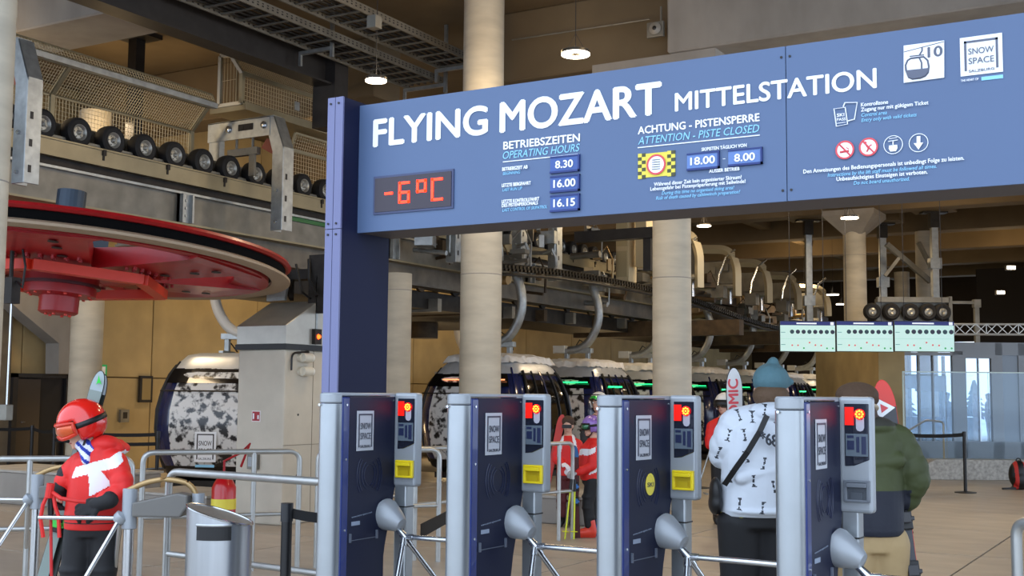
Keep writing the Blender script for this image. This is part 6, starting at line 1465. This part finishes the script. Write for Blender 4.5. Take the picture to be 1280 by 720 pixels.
blob('beanie', [('s', hp(-.01, 0, .06), (.10, .093, .062)), ('s', hp(-.005, 0, .03), (.108, .098, .04), HM.to_3x3())], .007, mat('brown beanie', '4a3626', .85, bump=.5, scale=35), t7)
blob('headband', [('s', hp(-.0, 0, -.01), (.104, .096, .022), HM.to_3x3())], .007, mat('cream headband', 'b8a890', .8), t7)
blob('scarf', [('c', hp(-.02, -.03, -.09), hp(-.0, .03, -.09), .07, .07)], .009, [mat('pink scarf', 'b09098', .8), mat('dark scarf', '4c3c40', .8)], t7, lambda c, n: int(sin(c.z*160+c.x*90) > .2))
blob('hair', [('s', hp(-.04, -.0, -.05), (.07, .07, .06))], .009, mat('brown hair', '3c2818'), t7)
ski('red tipped ski with a white triangle carried by the olive jacket person', W_(t7, .085, .16, 1.585), W_(t7, .20, -.09, .12), RT, .098, (mat('bright red tip', 'd83428', .35), mat('grey black ski', '34363c', .4), mat('red edge', 'd0281c', .4)), tri=True, binding=mat('binding dark grey', '2c2c30', .4), tiplen=.13, group='skis carried by the person in the olive jacket')
ski('dark ski with a red edge pressed behind the red tipped ski', W_(t7, .078, .185, 1.56), W_(t7, .215, -.06, .12), RT, .092, (mat('bright red tip', 'd83428'), mat('black ski 2', '202226', .4), mat('red edge', 'd0281c')), group='skis carried by the person in the olive jacket', binding=BLACK)

# ---- far people behind the glass
def far_person(px, py, d, label, lean=0, col='16181c'):
    b_ = dep(px, py, d); J = dict(J4); J['head'] = (0, 0, 1.5); t = thing('person', label, 'person', (b_.x, b_.y, .0), radians(30+lean))
    P = [('s', (0, 0, 1.58), (.09, .10, .12)), ('c', (0, 0, 1.5), (0, 0, 1.4), .06, .07), ('l', [(.85, 0, 0, .17, .12), (1.2, 0, 0, .18, .13), (1.42, 0, 0, .16, .11)]), ('c', (.2, 0, 1.36), (.24, 0, 1.1), .06, .05), ('c', (.24, 0, 1.1), (.2, -.15, .9), .05, .04), ('c', (-.2, 0, 1.36), (-.24, 0, 1.1), .06, .05), ('c', (-.24, 0, 1.1), (-.2, -.15, .9), .05, .04),
         ('c', (.09, 0, .88), (.1, 0, .45), .09, .06), ('c', (.1, 0, .45), (.1, 0, .07), .06, .045), ('c', (-.09, 0, .88), (-.1, 0, .45), .09, .06), ('c', (-.1, 0, .45), (-.1, 0, .07), .06, .045), ('c', (.1, 0, .05), (.1, -.16, .04), .045, .04), ('c', (-.1, 0, .05), (-.1, -.16, .04), .045, .04)]
    blob('body', P, .03, mat('dark far clothing '+col, col, .8), t, it=2); m = MB(); m.lathe([(.0, .1), (.1, .06), (.105, 0), (0, 0)], (0, 0, 1.60), n=14); m.build('helmet', mat('dark far helmet', '2a2c34', .5), t, smooth=True)
for i, (x, lb_) in enumerate([(1184, 'dark figure standing behind the glazing left of the grey mullion'), (1171, 'second dark figure behind the glazing, further left'), (1160, 'third dark figure behind the glazing, partly behind the stair rail'), (1237, 'dark figure in the right hand glazed bay'), (1222, 'bluish figure in the right hand glazed bay')]):
    far_person(x, 540, 33+i*1.2, lb_, i*20, '16181c' if i < 4 else '2c4068')
# far conifers outside
rnd = random.Random(5)
for i in range(5):
    b_ = dep(1130+i*44, 500, 75+rnd.uniform(-4, 4)); t = thing('conifer', ['leftmost dark snowy conifer far outside the glazing', 'second conifer outside behind the glazing', 'third conifer outside behind the glazing', 'conifer outside right of the mullion', 'rightmost conifer outside the glazing'][i], 'tree', (b_.x, b_.y, -.05), 0, 'conifers outside the rear glazing')
    m = MB(); m.cyl((0, 0, 0), (0, 0, 2.6), .12, .05, 8); m.build('trunk', DARKB, t); m = MB()
    for q in range(6): m.lathe([(0, .5+q*.35), (.95-.14*q, .45+q*.35), (.1, 1.0+q*.35), (0, 1.05+q*.35)], n=11)
    m.build('foliage', mat('dark conifer', '18281c', .9), t)
# red and black backpack at the right edge
b_ = on_z(1274, 612, 0); t = thing('backpack', 'red and black backpack standing on the floor at the right picture edge', 'bag', (b_.x, b_.y, 0), radians(30))
blob('main_bag', [('s', (0, 0, .25), (.17, .13, .24)), ('s', (.0, -.09, .17), (.12, .06, .13)), ('s', (0, 0, .03), (.15, .11, .03))], .014, [BLACK, mat('red bag cloth', 'b82420', .6)], t, lambda c, n: 1 if abs(abs(c.x)-.075) < .03 and c.y < 0 else 0)
m = MB(); m.tube(arc((0, 0, .48), .04, 0, pi, 8, (1, 0, 0), (0, 0, 1)), .01, 6); m.build('loop', BLACK, t); m = MB(); m.bar((-.32, -.1, .02), (-.1, -.1, .03), .05, .03); m.build('strap', BLACK, t)

# final tidy: tiny repeated fasteners are joined parts
for o in bpy.data.objects:
    n_ = o.name.split('.')[0]
    if n_ in ('bolt', 'screw', 'led_digits', 'led_dots', 'hub_bolt', 'small_lettering', 'tie_hole', 'lattice', 'slot', 'boss', 'vent', 'hole', 'red_dot', 'green_dot', 'screen_image', 'formwork_line', 'formwork_seam', 'chin_strap', 'ski_rack', 'service_flap', 'row_label', 'header_text', 'small_print', 'sticker_print', 'badge_checker', 'warning_badge', 'wave_emblem', 'linkage'): o['kind'] = 'stuff'
